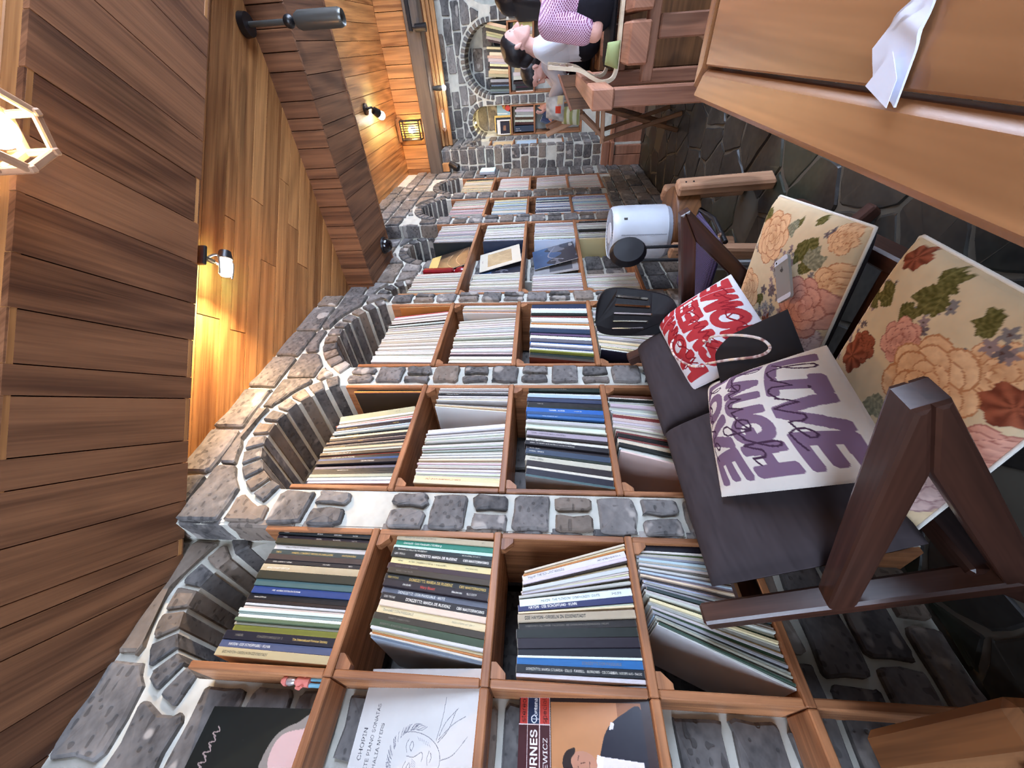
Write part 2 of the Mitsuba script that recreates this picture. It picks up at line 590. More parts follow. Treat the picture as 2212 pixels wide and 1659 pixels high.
wall_section(.575, 2.09, CEIL, [BAYS[2], BAYS[3]], [(.575, .715), (1.265, 1.395), (1.985, 2.09)], zs_main, .25, 3)
wall_section(3.305, Y_END, CEIL_FAR, [BAYS[6], BAYS[7]], [(3.305, 3.463), (3.986, 4.184), (4.725, 5.04)], zs_far, .25, 17)
# recess A (nearest) and recess B
for (y0, y1, ztop, bays, seed) in ((-.62, .575, CEIL, [BAYS[1]], 31), (2.09, 3.305, CEIL_FAR, [BAYS[4], BAYS[5]], 41)):
    full = sbox(y0, 0, y1, ztop)
    op = unary_union([b.opening() for b in bays])
    put(ext(full.difference(op), -.36, -.008, planeX(XR)), 'mortar', 'mortar_bed', W)
    put(ext(full, -.42, -.36, planeX(XR)), 'stone', 'niche_back', W)
    out = unary_union([b.outer().buffer(.004) for b in bays])
    lay(rowcut(full.difference(out), zs_far if ztop > 2.5 else zs_main, .26, seed), planeX(XR), W, 'stone', seed=seed, joint=.021)
    for b in bays:
        deep_voussoir(b, planeX(XR), W, .34)
        back = b.opening().buffer(-.03).intersection(sbox(b.y0, .5 if b.y1 < 2 else 1.62, b.y1, 2.3))
        lay(rowcut(back, [.5, .68, .86, 1.05, 1.24, 1.43, 1.62, 1.80, 1.98, 2.12, 2.3], .2, seed + 5), planeX(XR - .352), W, 'stone', seed=seed)
# returns of the recesses: the ends of the projecting wall that look towards the camera
for (y, ztop, seed) in ((.575, CEIL, 51), (3.305, CEIL_FAR, 53)):
    P = sbox(XR - .01, 0, XW - .006, ztop)
    put(ext(P, -.05, -.008, planeY(y)), 'mortar', 'mortar_bed', W)
    zz = [0] + [z + .02 for z in PIL if .03 < z < 2.0] + [2.14, 2.31, 2.457] + ([2.69] if ztop > 2.5 else [])
    lay(rowcut(sbox(XR, 0, XW + .004, ztop), zz, .3, seed), planeY(y), W, 'stone', seed=seed, h=.006)
put(ext(sbox(XR - .01, 0, XW - .006, CEIL_FAR), -.05, -.002, lambda v: np.stack([v[:, 0], 2.09 + v[:, 2], v[:, 1]], 1)), 'mortar', 'mortar_bed', W)
put(bx((-1.72, -2.62, 0), (XR - .4, -.6, CEIL)), 'plaster', 'plain_wall', W)
put(bx((XR - .4, -2.62, 0), (XR - .02, -.6, CEIL)), 'plaster', 'plain_wall', W)

# the end of the room: a pier, the side wall behind it with its narrow niche, and the far wall
W = struct('wall_end')
put(bx((XW - .1, Y_END + .008, 0), (XE - .008, Y_END + .1, CEIL_FAR)), 'mortar', 'mortar_bed', W)
zz = [.43 + .1015 * k for k in range(19)]
lay(rowcut(sbox(XW - .005, .43, XE, 2.36), zz, .16, 61), planeY(Y_END), W, 'stone', joint=.017, h=.008, seed=61)
side = Bay(5.16, 5.46, XE, 1.83, 1.96, 7, .05, .80)
full = sbox(Y_END, .0, Y_FAR + .1, 2.36)
put(ext(full.difference(side.opening()), -.2, -.008, planeX(XE)), 'mortar', 'mortar_bed', W)
put(ext(full, -.26, -.2, planeX(XE)), 'mortar', 'niche_back', W)
lay(rowcut(full.difference(side.outer().buffer(.003)).intersection(sbox(Y_END, .43, Y_FAR, 2.36)), zz, .2, 62), planeX(XE), W, 'stone', joint=.017, h=.008, seed=62)
deep_voussoir(side, planeX(XE), W, .19)
W = struct('wall_far')
FB = [Bay(-.90, -.585, 0, 1.80, 1.956, 9, .055, .62), Bay(-.485, .155, 0, 1.655, 1.975, 21, .05, .62), Bay(.285, .925, 0, 1.655, 1.975, 21, .05, .62)]
full = sbox(XE - .05, 0, 2.4, 2.36)
op = unary_union([b.opening() for b in FB])
put(ext(full.difference(op), -.3, -.008, planeY(Y_FAR)), 'mortar', 'mortar_bed', W)
put(ext(full, -.36, -.3, planeY(Y_FAR)), 'mortar', 'niche_back', W)
out = unary_union([b.outer().buffer(.003) for b in FB])
vis = sbox(XE, .62, .62, 2.3)
lay(rowcut(vis.difference(out), [.55 + .1015 * k for k in range(18)], .2, 63), planeY(Y_FAR), W, 'stone', joint=.017, h=.008, seed=63)
for b in FB[:2]:
    deep_voussoir(b, planeY(Y_FAR), W, .28)
    bk = b.opening().buffer(-.01).intersection(sbox(b.y0, 1.48, b.y1, 2.2))
    lay(rowcut(bk, [1.38, 1.53, 1.66, 1.79, 1.92, 2.05], .23, 64), planeY(Y_FAR + .29), W, 'stone', joint=.017, h=.008, seed=64)

# walls that the photograph does not show: right, and behind the camera with the daylit windows
W = struct('wall_right')
put(ext(sbox(-2.6, 0, 6.0, CEIL_FAR).difference(unary_union([sbox(.9, .85, 4.0, 2.15)])), 0, .12, lambda v: np.stack([2.4 + v[:, 2], v[:, 0], v[:, 1]], 1)), 'plaster', 'plain_wall', W)
W = struct('wall_back')
put(ext(sbox(-1.7, 0, 2.5, CEIL_FAR).difference(unary_union([sbox(-1.05, .75, .25, 2.15), sbox(.55, .75, 1.85, 2.15)])), 0, .12, lambda v: np.stack([v[:, 0], -2.6 - v[:, 2], v[:, 1]], 1)), 'plaster', 'plain_wall', W)


def window(k, lo, hi, rgb):
    """lo, hi: corners of the pane; a wooden frame with a mullion and a frosted pane lit by the day."""
    w = struct(f'window_{k}')
    lo, hi = np.array(lo, float), np.array(hi, float)
    d = hi - lo
    n = 0 if abs(d[0]) < 1e-6 else 1
    a = 1 - n
    e = np.zeros(3); e[n] = .04
    for z in (lo[2], hi[2]):
        p, q = lo.copy(), hi.copy(); p[2] = z - .03; q[2] = z + .03
        putw(bx(p - e, q + e), np.eye(3)[a], 'cedar_beam', 'window_frame', w)
    for t in (0, .5, 1):
        p, q = lo.copy(), hi.copy()
        p[a] = lo[a] + d[a] * t - .025; q[a] = lo[a] + d[a] * t + .025
        putw(bx(p - e, q + e), (0, 0, 1), 'cedar_beam', 'window_frame', w)
    v = np.array([lo, lo, hi, hi]); v[1, a] = hi[a]; v[3, a] = lo[a]
    m = tm(v, [[0, 1, 2], [0, 2, 3]])
    inward = np.array([.5, 1.0, 1.2]) - v.mean(0)
    if m.face_normals[0] @ inward < 0:
        m.invert()
    k = put(m, 'window_glass', 'pane', w, emitter={'type': 'area', 'radiance': {'type': 'rgb', 'value': rgb}})


window(1, (-1.05, -2.64, .75), (.25, -2.64, 2.15), DAY)
window(2, (.55, -2.64, .75), (1.85, -2.64, 2.15), DAY)
window(3, (2.44, .9, .85), (2.44, 4.0, 2.15), DAY_SIDE)

# ---------------------------------------------------------------- floor: slate flags with sunk joints
F = struct('floor')
put(bx((-1.7, -2.75, -.1), (2.55, 6.1, -.006)), 'grout', 'grout_bed', F)
from scipy.spatial import Voronoi
g = np.random.default_rng(5)
pts = []
for i in range(-3, 14):
    for j in range(-2, 22):
        pts.append((-1.3 + i * .235 + (j % 2) * .11 + g.uniform(-.085, .085), -.1 + j * .26 + g.uniform(-.1, .1)))
vor = Voronoi(np.array(pts))
cells = []
clip = sbox(-1.26, -.1, 1.1, 5.6)
for ri in vor.point_region:
    reg = vor.regions[ri]
    if reg and -1 not in reg:
        c = Polygon(vor.vertices[reg]).intersection(clip)
        if c.geom_type == 'Polygon' and c.area > .006:
            cells.append(c)
lay(cells, planeZ(-.006), F, 'slate', 'flagstone', .014, .006, -.02, 71)

# ---------------------------------------------------------------- ceiling
C = struct('ceiling')
put(bx((-1.7, -2.75, CEIL + .03), (2.55, 2.9, CEIL + .1)), 'cedar_beam', 'deck', C, uv=np.zeros((24, 2)))
put(bx((-1.7, 2.4, CEIL_FAR + .03), (2.55, 6.1, CEIL_FAR + .1)), 'cedar_beam', 'deck', C, uv=np.zeros((24, 2)))
D45, N45 = np.array([1, 1, 0]) / 2 ** .5, np.array([1, -1, 0]) / 2 ** .5


def planks(poly, d, z, th, widths, bsdf, parent, seed, up=1, name='plank', cutlen=None, gap=.003, lip=.004):
    """Lays boards along d over the plan polygon; their faces hang at z (up=1: seen from below)."""
    r = random.Random(seed)
    d = np.array(d, float) / np.linalg.norm(d)
    n = np.array([-d[1], d[0]])
    M2 = np.array([d, n])
    P = Polygon(np.array(poly) @ M2.T)
    a0, b0, a1, b1 = P.bounds
    b = b0
    while b < b1:
        w = r.choice(widths)
        s = P.intersection(sbox(a0, b + gap / 2, a1, min(b + w, b1) - gap / 2))
        b += w
        for h in getattr(s, 'geoms', [s]):
            if h.is_empty or h.geom_type != 'Polygon' or h.area < 4e-4:
                continue
            x0, _, x1, _ = h.bounds
            cuts = [x0 - 1]
            if cutlen and x1 - x0 > cutlen:
                cuts.append(x0 + r.uniform(.25, .75) * (x1 - x0))
            cuts.append(x1 + 1)
            for c0, c1 in zip(cuts[:-1], cuts[1:]):
                q = h.intersection(sbox(c0 + .0015, -99, c1 - .0015, 99))
                if q.is_empty or q.geom_type != 'Polygon':
                    continue
                dz = r.uniform(0, lip)
                m = ext(q, 0, th, lambda v: np.c_[v[:, :2] @ M2, z + up * (dz + v[:, 2])])
                putw(m, (d[0], d[1], 0), bsdf, name, parent)


dA, dB = -1.77, -1.10       # the diagonal beam lies between X - Y = dA and dB
planks([(-1.3, -.2), (-1.3, 2.42), (1.2, 2.42), (1.2, -.2)], (1, 1), CEIL, .02, [.055, .075, .09, .11, .11], 'cedar_ceiling', C, 81, cutlen=1.2)
# diagonal boxed beam: boards across its underside, a board along each side
B = struct('trim_1')
quad = [(-1.3, -1.3 - dA), (-1.3, -1.3 - dB), (1.6, 1.6 - dB), (1.6, 1.6 - dA)]
planks(quad, (1, -1), BEAM_D, .018, [.075, .13, .145, .145, .05, .16], 'cedar_beam', B, 82)
for dd in (dA, dB):
    a = np.array([-1.3, -1.3 - dd, 0]); b = np.array([1.6, 1.6 - dd, 0])
    s = 1 if dd == dA else -1
    o = N45 * .011 * s
    for z0, z1 in ((BEAM_D + .003, BEAM_D + .072), (BEAM_D + .075, CEIL + .01)):
        h = np.array([0, 0, (z0 + z1) / 2])
        putw(bar(a + o + h, b + o + h, .018, z1 - z0, .003), D45, 'cedar_ceiling', 'side_board', B)
# cross beam with an upright boarded face and a boarded underside
B = struct('trim_2')
YB0, YB1 = 2.41, 2.90
planks([(-1.3, YB0 + .02), (-1.3, YB1), (2.4, YB1), (2.4, YB0 + .02)], (0, 1), BEAM_X, .018, [.06, .1, .115, .13], 'cedar_beam', B, 83)
x = -1.28
while x < 2.4:
    w = R.choice([.055, .075, .1, .12, .085])
    y = YB0 + R.uniform(0, .006)
    putw(bx((x, y, BEAM_X - .002), (x + w - .003, y + .018, CEIL + .03), .002), (0, 0, 1), 'cedar_beam', 'face_board', B)
    putw(bx((x, YB1 - .018, BEAM_X - .002), (x + w - .003, YB1, CEIL_FAR + .03), .002), (0, 0, 1), 'cedar_beam', 'face_board', B)
    x += w
put(bx((-1.7, YB0 + .03, CEIL + .03), (2.5, YB0 + .05, CEIL_FAR + .03)), 'plaster', 'closing_board', B)
# far ceiling and the boarded fascia over the end of the room
planks([(-1.2, YB1), (-1.2, Y_END + .05), (1.4, Y_END + .05), (1.4, YB1)], (0, 1), CEIL_FAR, .02, [.1, .13, .15, .12], 'cedar_ceiling', C, 84)
B = struct('trim_3')
x = -1.2
while x < 1.6:
    w = R.choice([.09, .12, .14, .11])
    putw(bx((x, Y_END - .02 - R.uniform(0, .006), 2.38), (x + w - .004, Y_END + .0, CEIL_FAR), .002), (0, 0, 1), 'cedar_ceiling', 'face_board', B)
    x += w
putw(bx((-1.14, Y_END - .10, 2.255), (2.4, Y_END + .06, 2.40), .008), (1, 0, 0), 'grey_beam', 'lintel', B)
for z0, z1, yy in ((2.235, 2.262, 5.19), (2.20, 2.232, 5.215), (2.155, 2.196, 5.24)):
    putw(bx((-.90, yy, z0), (2.4, yy + .05, z1), .004), (1, 0, 0), 'cedar_ceiling', 'moulding', B)
put(bx((-1.2, Y_END, 2.262), (2.4, 6.1, 2.30)), 'cedar_beam', 'soffit', B, uv=np.zeros((24, 2)))
# the boarded step under the pier
B = struct('trim_4')
for x0, x1, y0, z0, z1 in ((-1.138, -1.03, 4.985, 0, .30), (-1.025, -.94, 4.99, .0, .28), (-1.138, -.90, 4.95, .30, .34), (-1.138, -.90, 4.985, .345, .425), (-.93, -.55, 5.06, .0, .30), (-.93, -.5, 5.03, .30, .335)):
    putw(bx((x0, y0, z0), (x1, Y_END + .08, z1), .004), (1, 0, 0), 'timber', 'riser_board', B)

# ---------------------------------------------------------------- the built-in record shelves
BT = .022
BAYNAME = {1: 'nearest bay', 2: 'second bay', 3: 'third bay', 4: 'near half of the recessed bay', 5: 'far half of the recessed bay', 6: 'second bay from the end', 7: 'last bay before the end'}
ROWNAME = ['top', 'second', 'third', 'bottom']
XF = -1.137


def shelf_unit(key, label, y0, y1, boards=None, posts=None, group='record shelves in the stone wall'):
    t = thing('record_shelf', label, 'shelf', group)
    y0b, y1b = boards or (y0, y1)
    for i, z in enumerate(SHELF_Z):
        putw(bx((XW - .345, y0, z - BT), (XF, y1, z), .003), (0, 1, 0), 'cedar_shelf', 'shelf_board', t)
        if boards and (y0b < y0):
            putw(bx((XR + .004, y0b, z - BT), (XF, y0 - .001, z), .003), (0, 1, 0), 'cedar_shelf', 'shelf_board', t)
    zt = [1.985, SHELF_Z[3] - BT, SHELF_Z[2] - BT, SHELF_Z[1] - BT]
    zb = [SHELF_Z[3], SHELF_Z[2], SHELF_Z[1], SHELF_Z[0]]
    for a, b in zip(zb, zt):
        for y, s in ((y0, 1), (y1, -1)):
            putw(bx((XW - .345, y, a + .001), (XF - .004, y + s * .018, b - .001), .003), (0, 0, 1), 'cedar_shelf', 'side_panel', t)
            if a > SHELF_Z[0]:
                # a small chamfered cleat under the front corner of each board
                zc = a - BT
                yy = y + s * .018
                P = Polygon([(0, 0), (s * .034, 0), (s * .034, -.012), (.012 * s, -.036), (0, -.036)])
                putw(ext(P, 0, .03, lambda v: np.stack([XF - .036 + v[:, 2], yy + v[:, 0], zc + v[:, 1] - .001], 1)), (0, 1, 0), 'cedar_shelf', 'cleat', t)
    for y, s in ((y0, 1), (y1, -1)):
        putw(bx((XR + .002, y, .004), (XF - .008, y + s * .02, SHELF_Z[0] - BT), .003), (0, 0, 1), 'cedar_shelf', 'side_panel', t)
    return t


shelf_unit(1, 'cedar record shelf in the nearest bay, packed with opera box sets', .19, .576, boards=(-.55, .576))
shelf_unit(2, 'cedar record shelf under the second arch from the camera', .717, 1.263)
shelf_unit(3, 'cedar record shelf under the third arch, behind the sofa end', 1.397, 1.983)
shelf_unit(4, 'long cedar record shelf in the recess with covers leaning mid-way', 2.092, 3.303)
shelf_unit(6, 'cedar record shelf in the second bay from the end of the wall', 3.465, 3.984)
shelf_unit(7, 'cedar record shelf in the last bay before the green exit sign', 4.186, 4.723)

# ---------------------------------------------------------------- records: colour, thickness in mm, spine text (left | middle | right), ink
COL = dict(k=(26, 25, 27), K=(38, 34, 33), b=(58, 47, 40), n=(44, 54, 82), N=(36, 66, 120), u=(38, 92, 158), w=(204, 200, 190), W=(218, 217, 212), c=(216, 200, 164), y=(222, 206, 140), t=(176, 160, 128),
           g=(92, 110, 72), G=(44, 118, 96), e=(52, 66, 56), m=(190, 222, 208), p=(216, 190, 178), r=(168, 56, 44), R=(112, 58, 46), s=(96, 100, 108), S=(70, 84, 100), o=(186, 118, 62), l=(168, 190, 206),
           O=(128, 126, 60), a=(150, 150, 146), v=(92, 74, 112), d=(186, 182, 172), D=(186, 180, 172), h=(190, 190, 190), f=(196, 170, 130))
SKIN = {}


def rec_mesh(t, h, dep, col, side, a, y, x, z, page=(214, 206, 190)):
    """A sleeve standing at shelf height z with its near bottom edge at y, leaning by a (positive: its top towards the camera)."""
    v = (_CBS * np.array([dep / 2, t / 2, h / 2]) - np.sign(_CBS) * .0009 * _CBA * min(1, t / .004))
    v = v + np.array([-dep / 2, t / 2, h / 2])
    c = np.empty((24, 3))
    for i, (s, ax) in enumerate(_CBV):
        c[i] = lin(*col) if (ax == 0 and s[0] == 1) else lin(*side) if ax == 1 else lin(*(page if ax == 2 else side))
    # the chamfer round the spine takes the spine colour
    ca, sa = math.cos(a), math.sin(a)
    yy = v[:, 1] * ca - v[:, 2] * sa
    zz = v[:, 1] * sa + v[:, 2] * ca
    v = np.stack([x + v[:, 0], y + yy, z + zz - min(0, t * sa)], 1)
    return tm(v, _CBF), c


TEXTS = {}


def lettering(s, size, ink, parent, place, bold=False, maxlen=None, squeeze=1.0):
    k = (s, bold)
    if k not in TEXTS:
        TEXTS[k] = meshkit.text_mesh(s, 1.0, .001, bold)
    m = TEXTS[k]
    v = np.array(m.vertices) * [size * squeeze, size, 0] 
    v[:, 2] = np.array(m.vertices)[:, 2] * .25 + .00012
    L = v[:, 0].max()
    if maxlen and L > maxlen:
        v[:, 0] *= maxlen / L
    return put(tm(place(v), m.faces), ink, 'lettering', parent)


REST = []
COUNT = {}
NREC = [0]
CNAMES = dict(k='black', K='black', b='dark brown', n='navy', N='deep blue', u='bright blue', w='white', W='white', c='cream', y='pale yellow', t='tan', g='green', G='emerald green', e='dark green', m='mint', p='pink-cream',
              r='red', R='brick red', s='grey', S='slate blue', o='orange', l='pale blue', O='olive', a='grey', v='purple', d='ivory', D='ivory', h='pale grey', f='buff')
ORD = ['first', 'second', 'third', 'fourth', 'fifth', 'sixth', 'seventh', 'eighth', 'ninth', 'tenth', '11th', '12th', '13th', '14th', '15th', '16th', '17th', '18th', '19th', '20th', '21st', '22nd', '23rd', '24th', '25th', '26th', '27th', '28th', '29th', '30th']
ORD += [f'{i}th' for i in range(31, 60)]


def record_row(bay, row, y_far, specs, lean, single=True, x=None, y_min=None, hts=.312):
    """Sets sleeves from the far side at y_far towards the camera. lean: (first, last) angles."""
    z = SHELF_Z[3 - row] + .0005
    n = len(specs)
    y = y_far
    fit = 1.0
    if y_min is not None:
        # the sleeves fill the board from y_far to y_min
        feet = sum(sp[1] / 1000 / math.cos(lean[0] + (lean[1] - lean[0]) * i / max(1, n - 1)) + .0004 for i, sp in enumerate(specs))
        fit = (y_far - y_min) / feet
    for i, sp in enumerate(specs):
        c, mm = sp[0], sp[1] / 1000 * fit
        a = lean[0] + (lean[1] - lean[0]) * i / max(1, n - 1)
        a = max(-.5, min(.5, a)) + R.uniform(-.004, .004)
        foot = mm / math.cos(a) + .0004
        h = hts + R.uniform(-.006, .003)
        dep = .306
        set_x = (x if x is not None else XW - .004) - R.uniform(.0, .016)
        # the far bottom edge when the top leans away, the near one otherwise, stands on the board
        y -= foot
        col = tuple(int(np.clip(q + R.uniform(-9, 9), 0, 255)) for q in COL[c])
        side = COL[sp[3]] if len(sp) > 3 and sp[3] else tuple(int(q * .9 + 10) for q in col)
        m, cv = rec_mesh(mm, h, dep, col, side, a, y, set_x, z)
        if not single or NREC[0] >= 300:
            REST.append((m, cv))
            continue
        NREC[0] += 1
        COUNT[bay, row] = COUNT.get((bay, row), 0) + 1
        nth = ORD[COUNT[bay, row] - 1]
        kind = 'box set' if mm > .014 else 'record sleeve' if mm > .006 else 'thin record sleeve'
        what = CNAMES[c] + ' ' + kind
        tx = sp[2] if len(sp) > 2 and sp[2] else None
        if tx:
            what = 'lettered ' + what
        t = thing('record', f'{what}, {nth} from the far side, {ROWNAME[row]} row, {BAYNAME[bay]}', 'record', f'records on the {ROWNAME[row]} row of the {BAYNAME[bay]}')
        put(m, 'sleeve', 'cover', t, color=cv)
        if tx:
            ca, sa = math.cos(a), math.sin(a)
            zoff = -min(0, mm * sa)

            def place(v, s0, yc=mm / 2):
                # reads downwards: x along the spine from its top, y towards the far side
                zz0 = h - s0 - v[:, 0]
                y0 = yc + v[:, 1]
                return np.stack([set_x + v[:, 2], y + y0 * ca - zz0 * sa, z + y0 * sa + zz0 * ca + zoff], 1)
            for (pos, s, ink, size) in tx:
                lettering(s, size, ink, t, lambda v, s0=pos * h, sz=size: place(v, s0, mm / 2 - sz * .5), bold=size > .0062, maxlen=h * (.985 - pos), squeeze=.86)


def tag_patch(t, c):
    pass


Wt, Bk, Gd, Rd, Gy = 'ink_white', 'ink_black', 'ink_gold', 'ink_red', 'ink_grey'
cbs = lambda ink=Wt: [(.03, 'CBS 79345', ink, .0052), (.24, 'DONIZETTI: MARIA DE RUDENZ', ink, .0072), (.72, 'CBS MASTERWORKS', ink, .0066)]
B1 = [
    [('k', 10, [(.06, 'HANDEL', Wt, .0035), (.42, 'MESSIAH', Wt, .0035), (.60, 'MACKERRAS', Wt, .0035), (.80, 'SLS 774', Wt, .0035)]), ('k', 10, [(.06, 'HANDEL', Wt, .0035), (.42, 'MESSIAH', Wt, .0035), (.60, 'MACKERRAS', Wt, .0035), (.80, 'SLS 774', Wt, .0035)]),
     ('K', 12), ('w', 11, [(.12, 'HANDEL: LES CONCERTOS POUR ORGUE', Gy, .0035)]), ('e', 11, [(.05, 'TRIOS', Gd, .005), (.22, 'HANDEL: CONCERTI GROSSI OP.3 MALGOIRE', Gd, .0052), (.75, 'MASTERWORKS', Gd, .005)]),
     ('b', 12), ('k', 9, [(.08, 'HANDEL  LE MESSIE  Dr. R. LEPPARD', Wt, .003), (.6, 'ETC. 798021', Wt, .003), (.86, 'ERATO', Wt, .003)]), ('t', 17, [(.06, 'ANNIVERSARY EDITION', Wt, .0052)]), ('K', 17), ('S', 13), ('N', 14, [(.2, 'HWV  HAENDEL DETTINGEN TE DEUM', Wt, .004)]), ('k', 12, [(.06, 'Handel: SUSANNA', Wt, .0036)]),
     ('K', 6), ('h', 5), ('d', 5), ('w', 6), ('a', 5), ('W', 6), ('g', 6), ('d', 5), ('O', 12), ('k', 15, [(.1, 'HANDEL', Gy, .005), (.3, 'CONCERTI GROSSI OP. 3', Gy, .005), (.62, 'The International Preview Society', Gd, .0052)]),
     ('S', 13, [(.08, 'HAYDN · DIE SCHÖPFUNG · KUHN', Wt, .006)]), ('t', 14, [(.06, 'DIE HAYDN-ORGELN IN EISENSTADT', Bk, .0058)], 'f')],
    [('t', 14, [(.08, 'DONIZETTI · EMILIA DI LIVERPOOL', Gy, .005), (.88, 'OR 1', Gy, .004)]), ('G', 14, [(.08, 'Donizetti · Don Pasquale / Wallberg', Wt, .0062)]), ('m', 9), ('k', 10, [(.05, 'Donizetti: LA FILLE DU REGIMENT', Wt, .0048), (.70, 'DECCA STEREO SET 372-3', Wt, .0036)]), ('K', 16, cbs(Wt)),
     ('y', 16, [(.07, 'LEGEND', Bk, .0034), (.18, 'DVORAK: CHAMBER WORKS Vol. 1 String Quartets', Bk, .0042), (.75, 'Historical LEGENDS', Bk, .0034)]), ('b', 14, [(.08, 'ROSSINI · EL TURCO · PRANDELLI', Gy, .0035)]), ('b', 13, [(.08, 'ROSSINI · STABAT MATER', Gy, .0034)]), ('K', 17, cbs(Gd)),
     ('k', 15, [(.19, 'Donizetti', Wt, .005), (.36, 'Mary Stuart', Rd, .0068), (.66, 'Mackerras', Wt, .0052), (.80, 'SLS 5277', Wt, .0052)]), ('s', 14, [(.16, 'DONIZETTI · DON PASQUALE · MUTI', Wt, .0066)]), ('k', 17, cbs(Wt)), ('p', 12), ('c', 16, [(.06, 'Donizetti: DON PASQUALE', Gy, .006), (.70, 'DECCA STEREO SET 280-1', Gy, .004)]),
     ('b', 14, [(.14, 'DONIZETTI · GEMMA DI VERGY', Gy, .0034)]), ('e', 16, [(.08, 'DONIZETTI · IL FURIOSO · Operatic Highlights', Gy, .0042)]), ('w', 6), ('c', 5), ('o', 4), ('w', 5), ('s', 5, None, 'l')],
    [('c', 5), ('c', 6), ('o', 4), ('W', 15, [(.05, 'Haydn: THE SIX LAST MASSES', Bk, .0062), (.72, 'ARGO STEREO HDHN 500-6', Bk, .0044)]), ('w', 7), ('b', 4), ('c', 5), ('w', 5), ('h', 8), ('w', 4), ('c', 4), ('w', 5), ('b', 3), ('w', 5), ('d', 5), ('b', 3), ('w', 5),
     ('W', 14, [(.19, 'HAYDN · THE "LONDON" SYMPHONIES · DAVIS', Bk, .006), (.82, 'PHILIPS', Bk, .0055)]), ('n', 13, [(.09, 'HAYDN · DIE SCHÖPFUNG · KUHN', Wt, .0068)]), ('w', 5), ('c', 4), ('w', 5), ('t', 15, [(.06, 'DIE HAYDN-ORGELN IN EISENSTADT', Bk, .0075)]),
     ('k', 15, [(.06, 'STEREO PHS 3-911   HAYDN   THE SEASONS   BBC CHORUS AND ORCHESTRA/DAVIS   PHILIPS', Gy, .004)]), ('k', 18), ('k', 18), ('k', 17), ('W', 4), ('u', 15, [(.52, 'DONIZETTI DON PASQUALE', 'ink_grey', .006)]), ('k', 14, [(.08, 'DONIZETTI: MARIA STUARDA · SILLS · FARRELL · BURROWS · CECCATO', Wt, .0052), (.74, 'ANGEL VOICES AVC-34032', Wt, .0046)]), ('W', 8, None, 'W')],
    None,
]
record_row(1, 0, .557, B1[0], (-.03, -.02), y_min=.212)
record_row(1, 1, .550, B1[1], (-.05, -.15), y_min=.236)
record_row(1, 2, .556, B1[2], (.30, .0), y_min=.214)
row = [('k', 15, [(.05, 'Brahms', Wt, .004)]), ('w', 4), ('g', 5)]
for k in range(40):
    row.append((R.choice('wdaDchwalsbdDwae'), R.choice([3.5, 4, 4.5, 5])))
row += [('e', 4, None, 'e'), ('w', 4, None, 'h')]
record_row(1, 3, .556, row, (-.02, -.40), y_min=.212)


def mixrow(n, colours, mm, seed):
    r = random.Random(seed)
    return [(r.choice(colours), r.choice(mm)) for _ in range(n)]


# second bay
record_row(2, 0, 1.245, [('k', 12), ('o', 10), ('R', 4, None, 'b')], (-.0, .01))
record_row(2, 0, 1.135, [('t', 22, [(.74, 'HANDEL', Gy, .0045)]), ('w', 8, [(.06, 'HANDEL · FERNANDO', Gy, .004)]), ('c', 5), ('w', 5), ('r', 3), ('w', 5), ('k', 13, [(.05, 'HANDEL  CHANDOS ANTHEMS', Gd, .004), (.75, 'ARGO 2RG', Gd, .004)]), ('l', 5), ('w', 6), ('a', 6), ('k', 9, [(.2, 'THE ENGLISH CONCERT', Gd, .0035)]), ('c', 8), ('k', 9, [(.3, 'ESTHER', Gd, .0035)]), ('t', 6), ('b', 8, [(.4, 'DEBORAH', Gd, .0035)]), ('c', 8), ('K', 8, [(.2, 'JEPHTHA', Gd, .0035)]), ('f', 8), ('d', 8), ('b', 10, [(.1, '12 CONCERTI GROSSI, OP. 6', Wt, .0052)]),
              ('r', 3), ('k', 10, [(.15, 'ALESSANDRO · LA PETITE BANDE', Wt, .0046)]), ('N', 9), ('k', 11, [(.55, 'CBS MASTERWORKS', Wt, .0042)]), ('K', 9), ('s', 8), ('k', 10, [(.3, 'FERNANDO  SLS 774', Wt, .0035)]), ('K', 9), ('a', 9), ('w', 8), ('W', 9)], (.22, .03), y_min=.745)
record_row(2, 1, 1.245, mixrow(5, 'wWdk', [4, 5], 1) + [('W', 10), ('k', 10, [(.12, 'BERLIOZ: LES TROYENS', Wt, .004)]), ('w', 9)] + mixrow(6, 'wcdyw', [4, 5, 6], 2), (-.0, -.02))
record_row(2, 1, 1.135, [('a', 9), ('w', 5), ('c', 5), ('c', 6, [(.4, 'SYMPHONIES', Gy, .003)]), ('W', 4, None, 'W')], (-.07, -.10))
record_row(2, 1, 1.045, [('W', 20), ('l', 5)] + mixrow(36, 'wWdDwahwwpdc', [4, 5, 5, 6, 7], 4) + [('c', 13, [(.13, 'LISZT: ORCHESTERWERKE VOL. 2 - MASUR', Rd, .0052)]), ('c', 13)], (.12, -.03), y_min=.74)
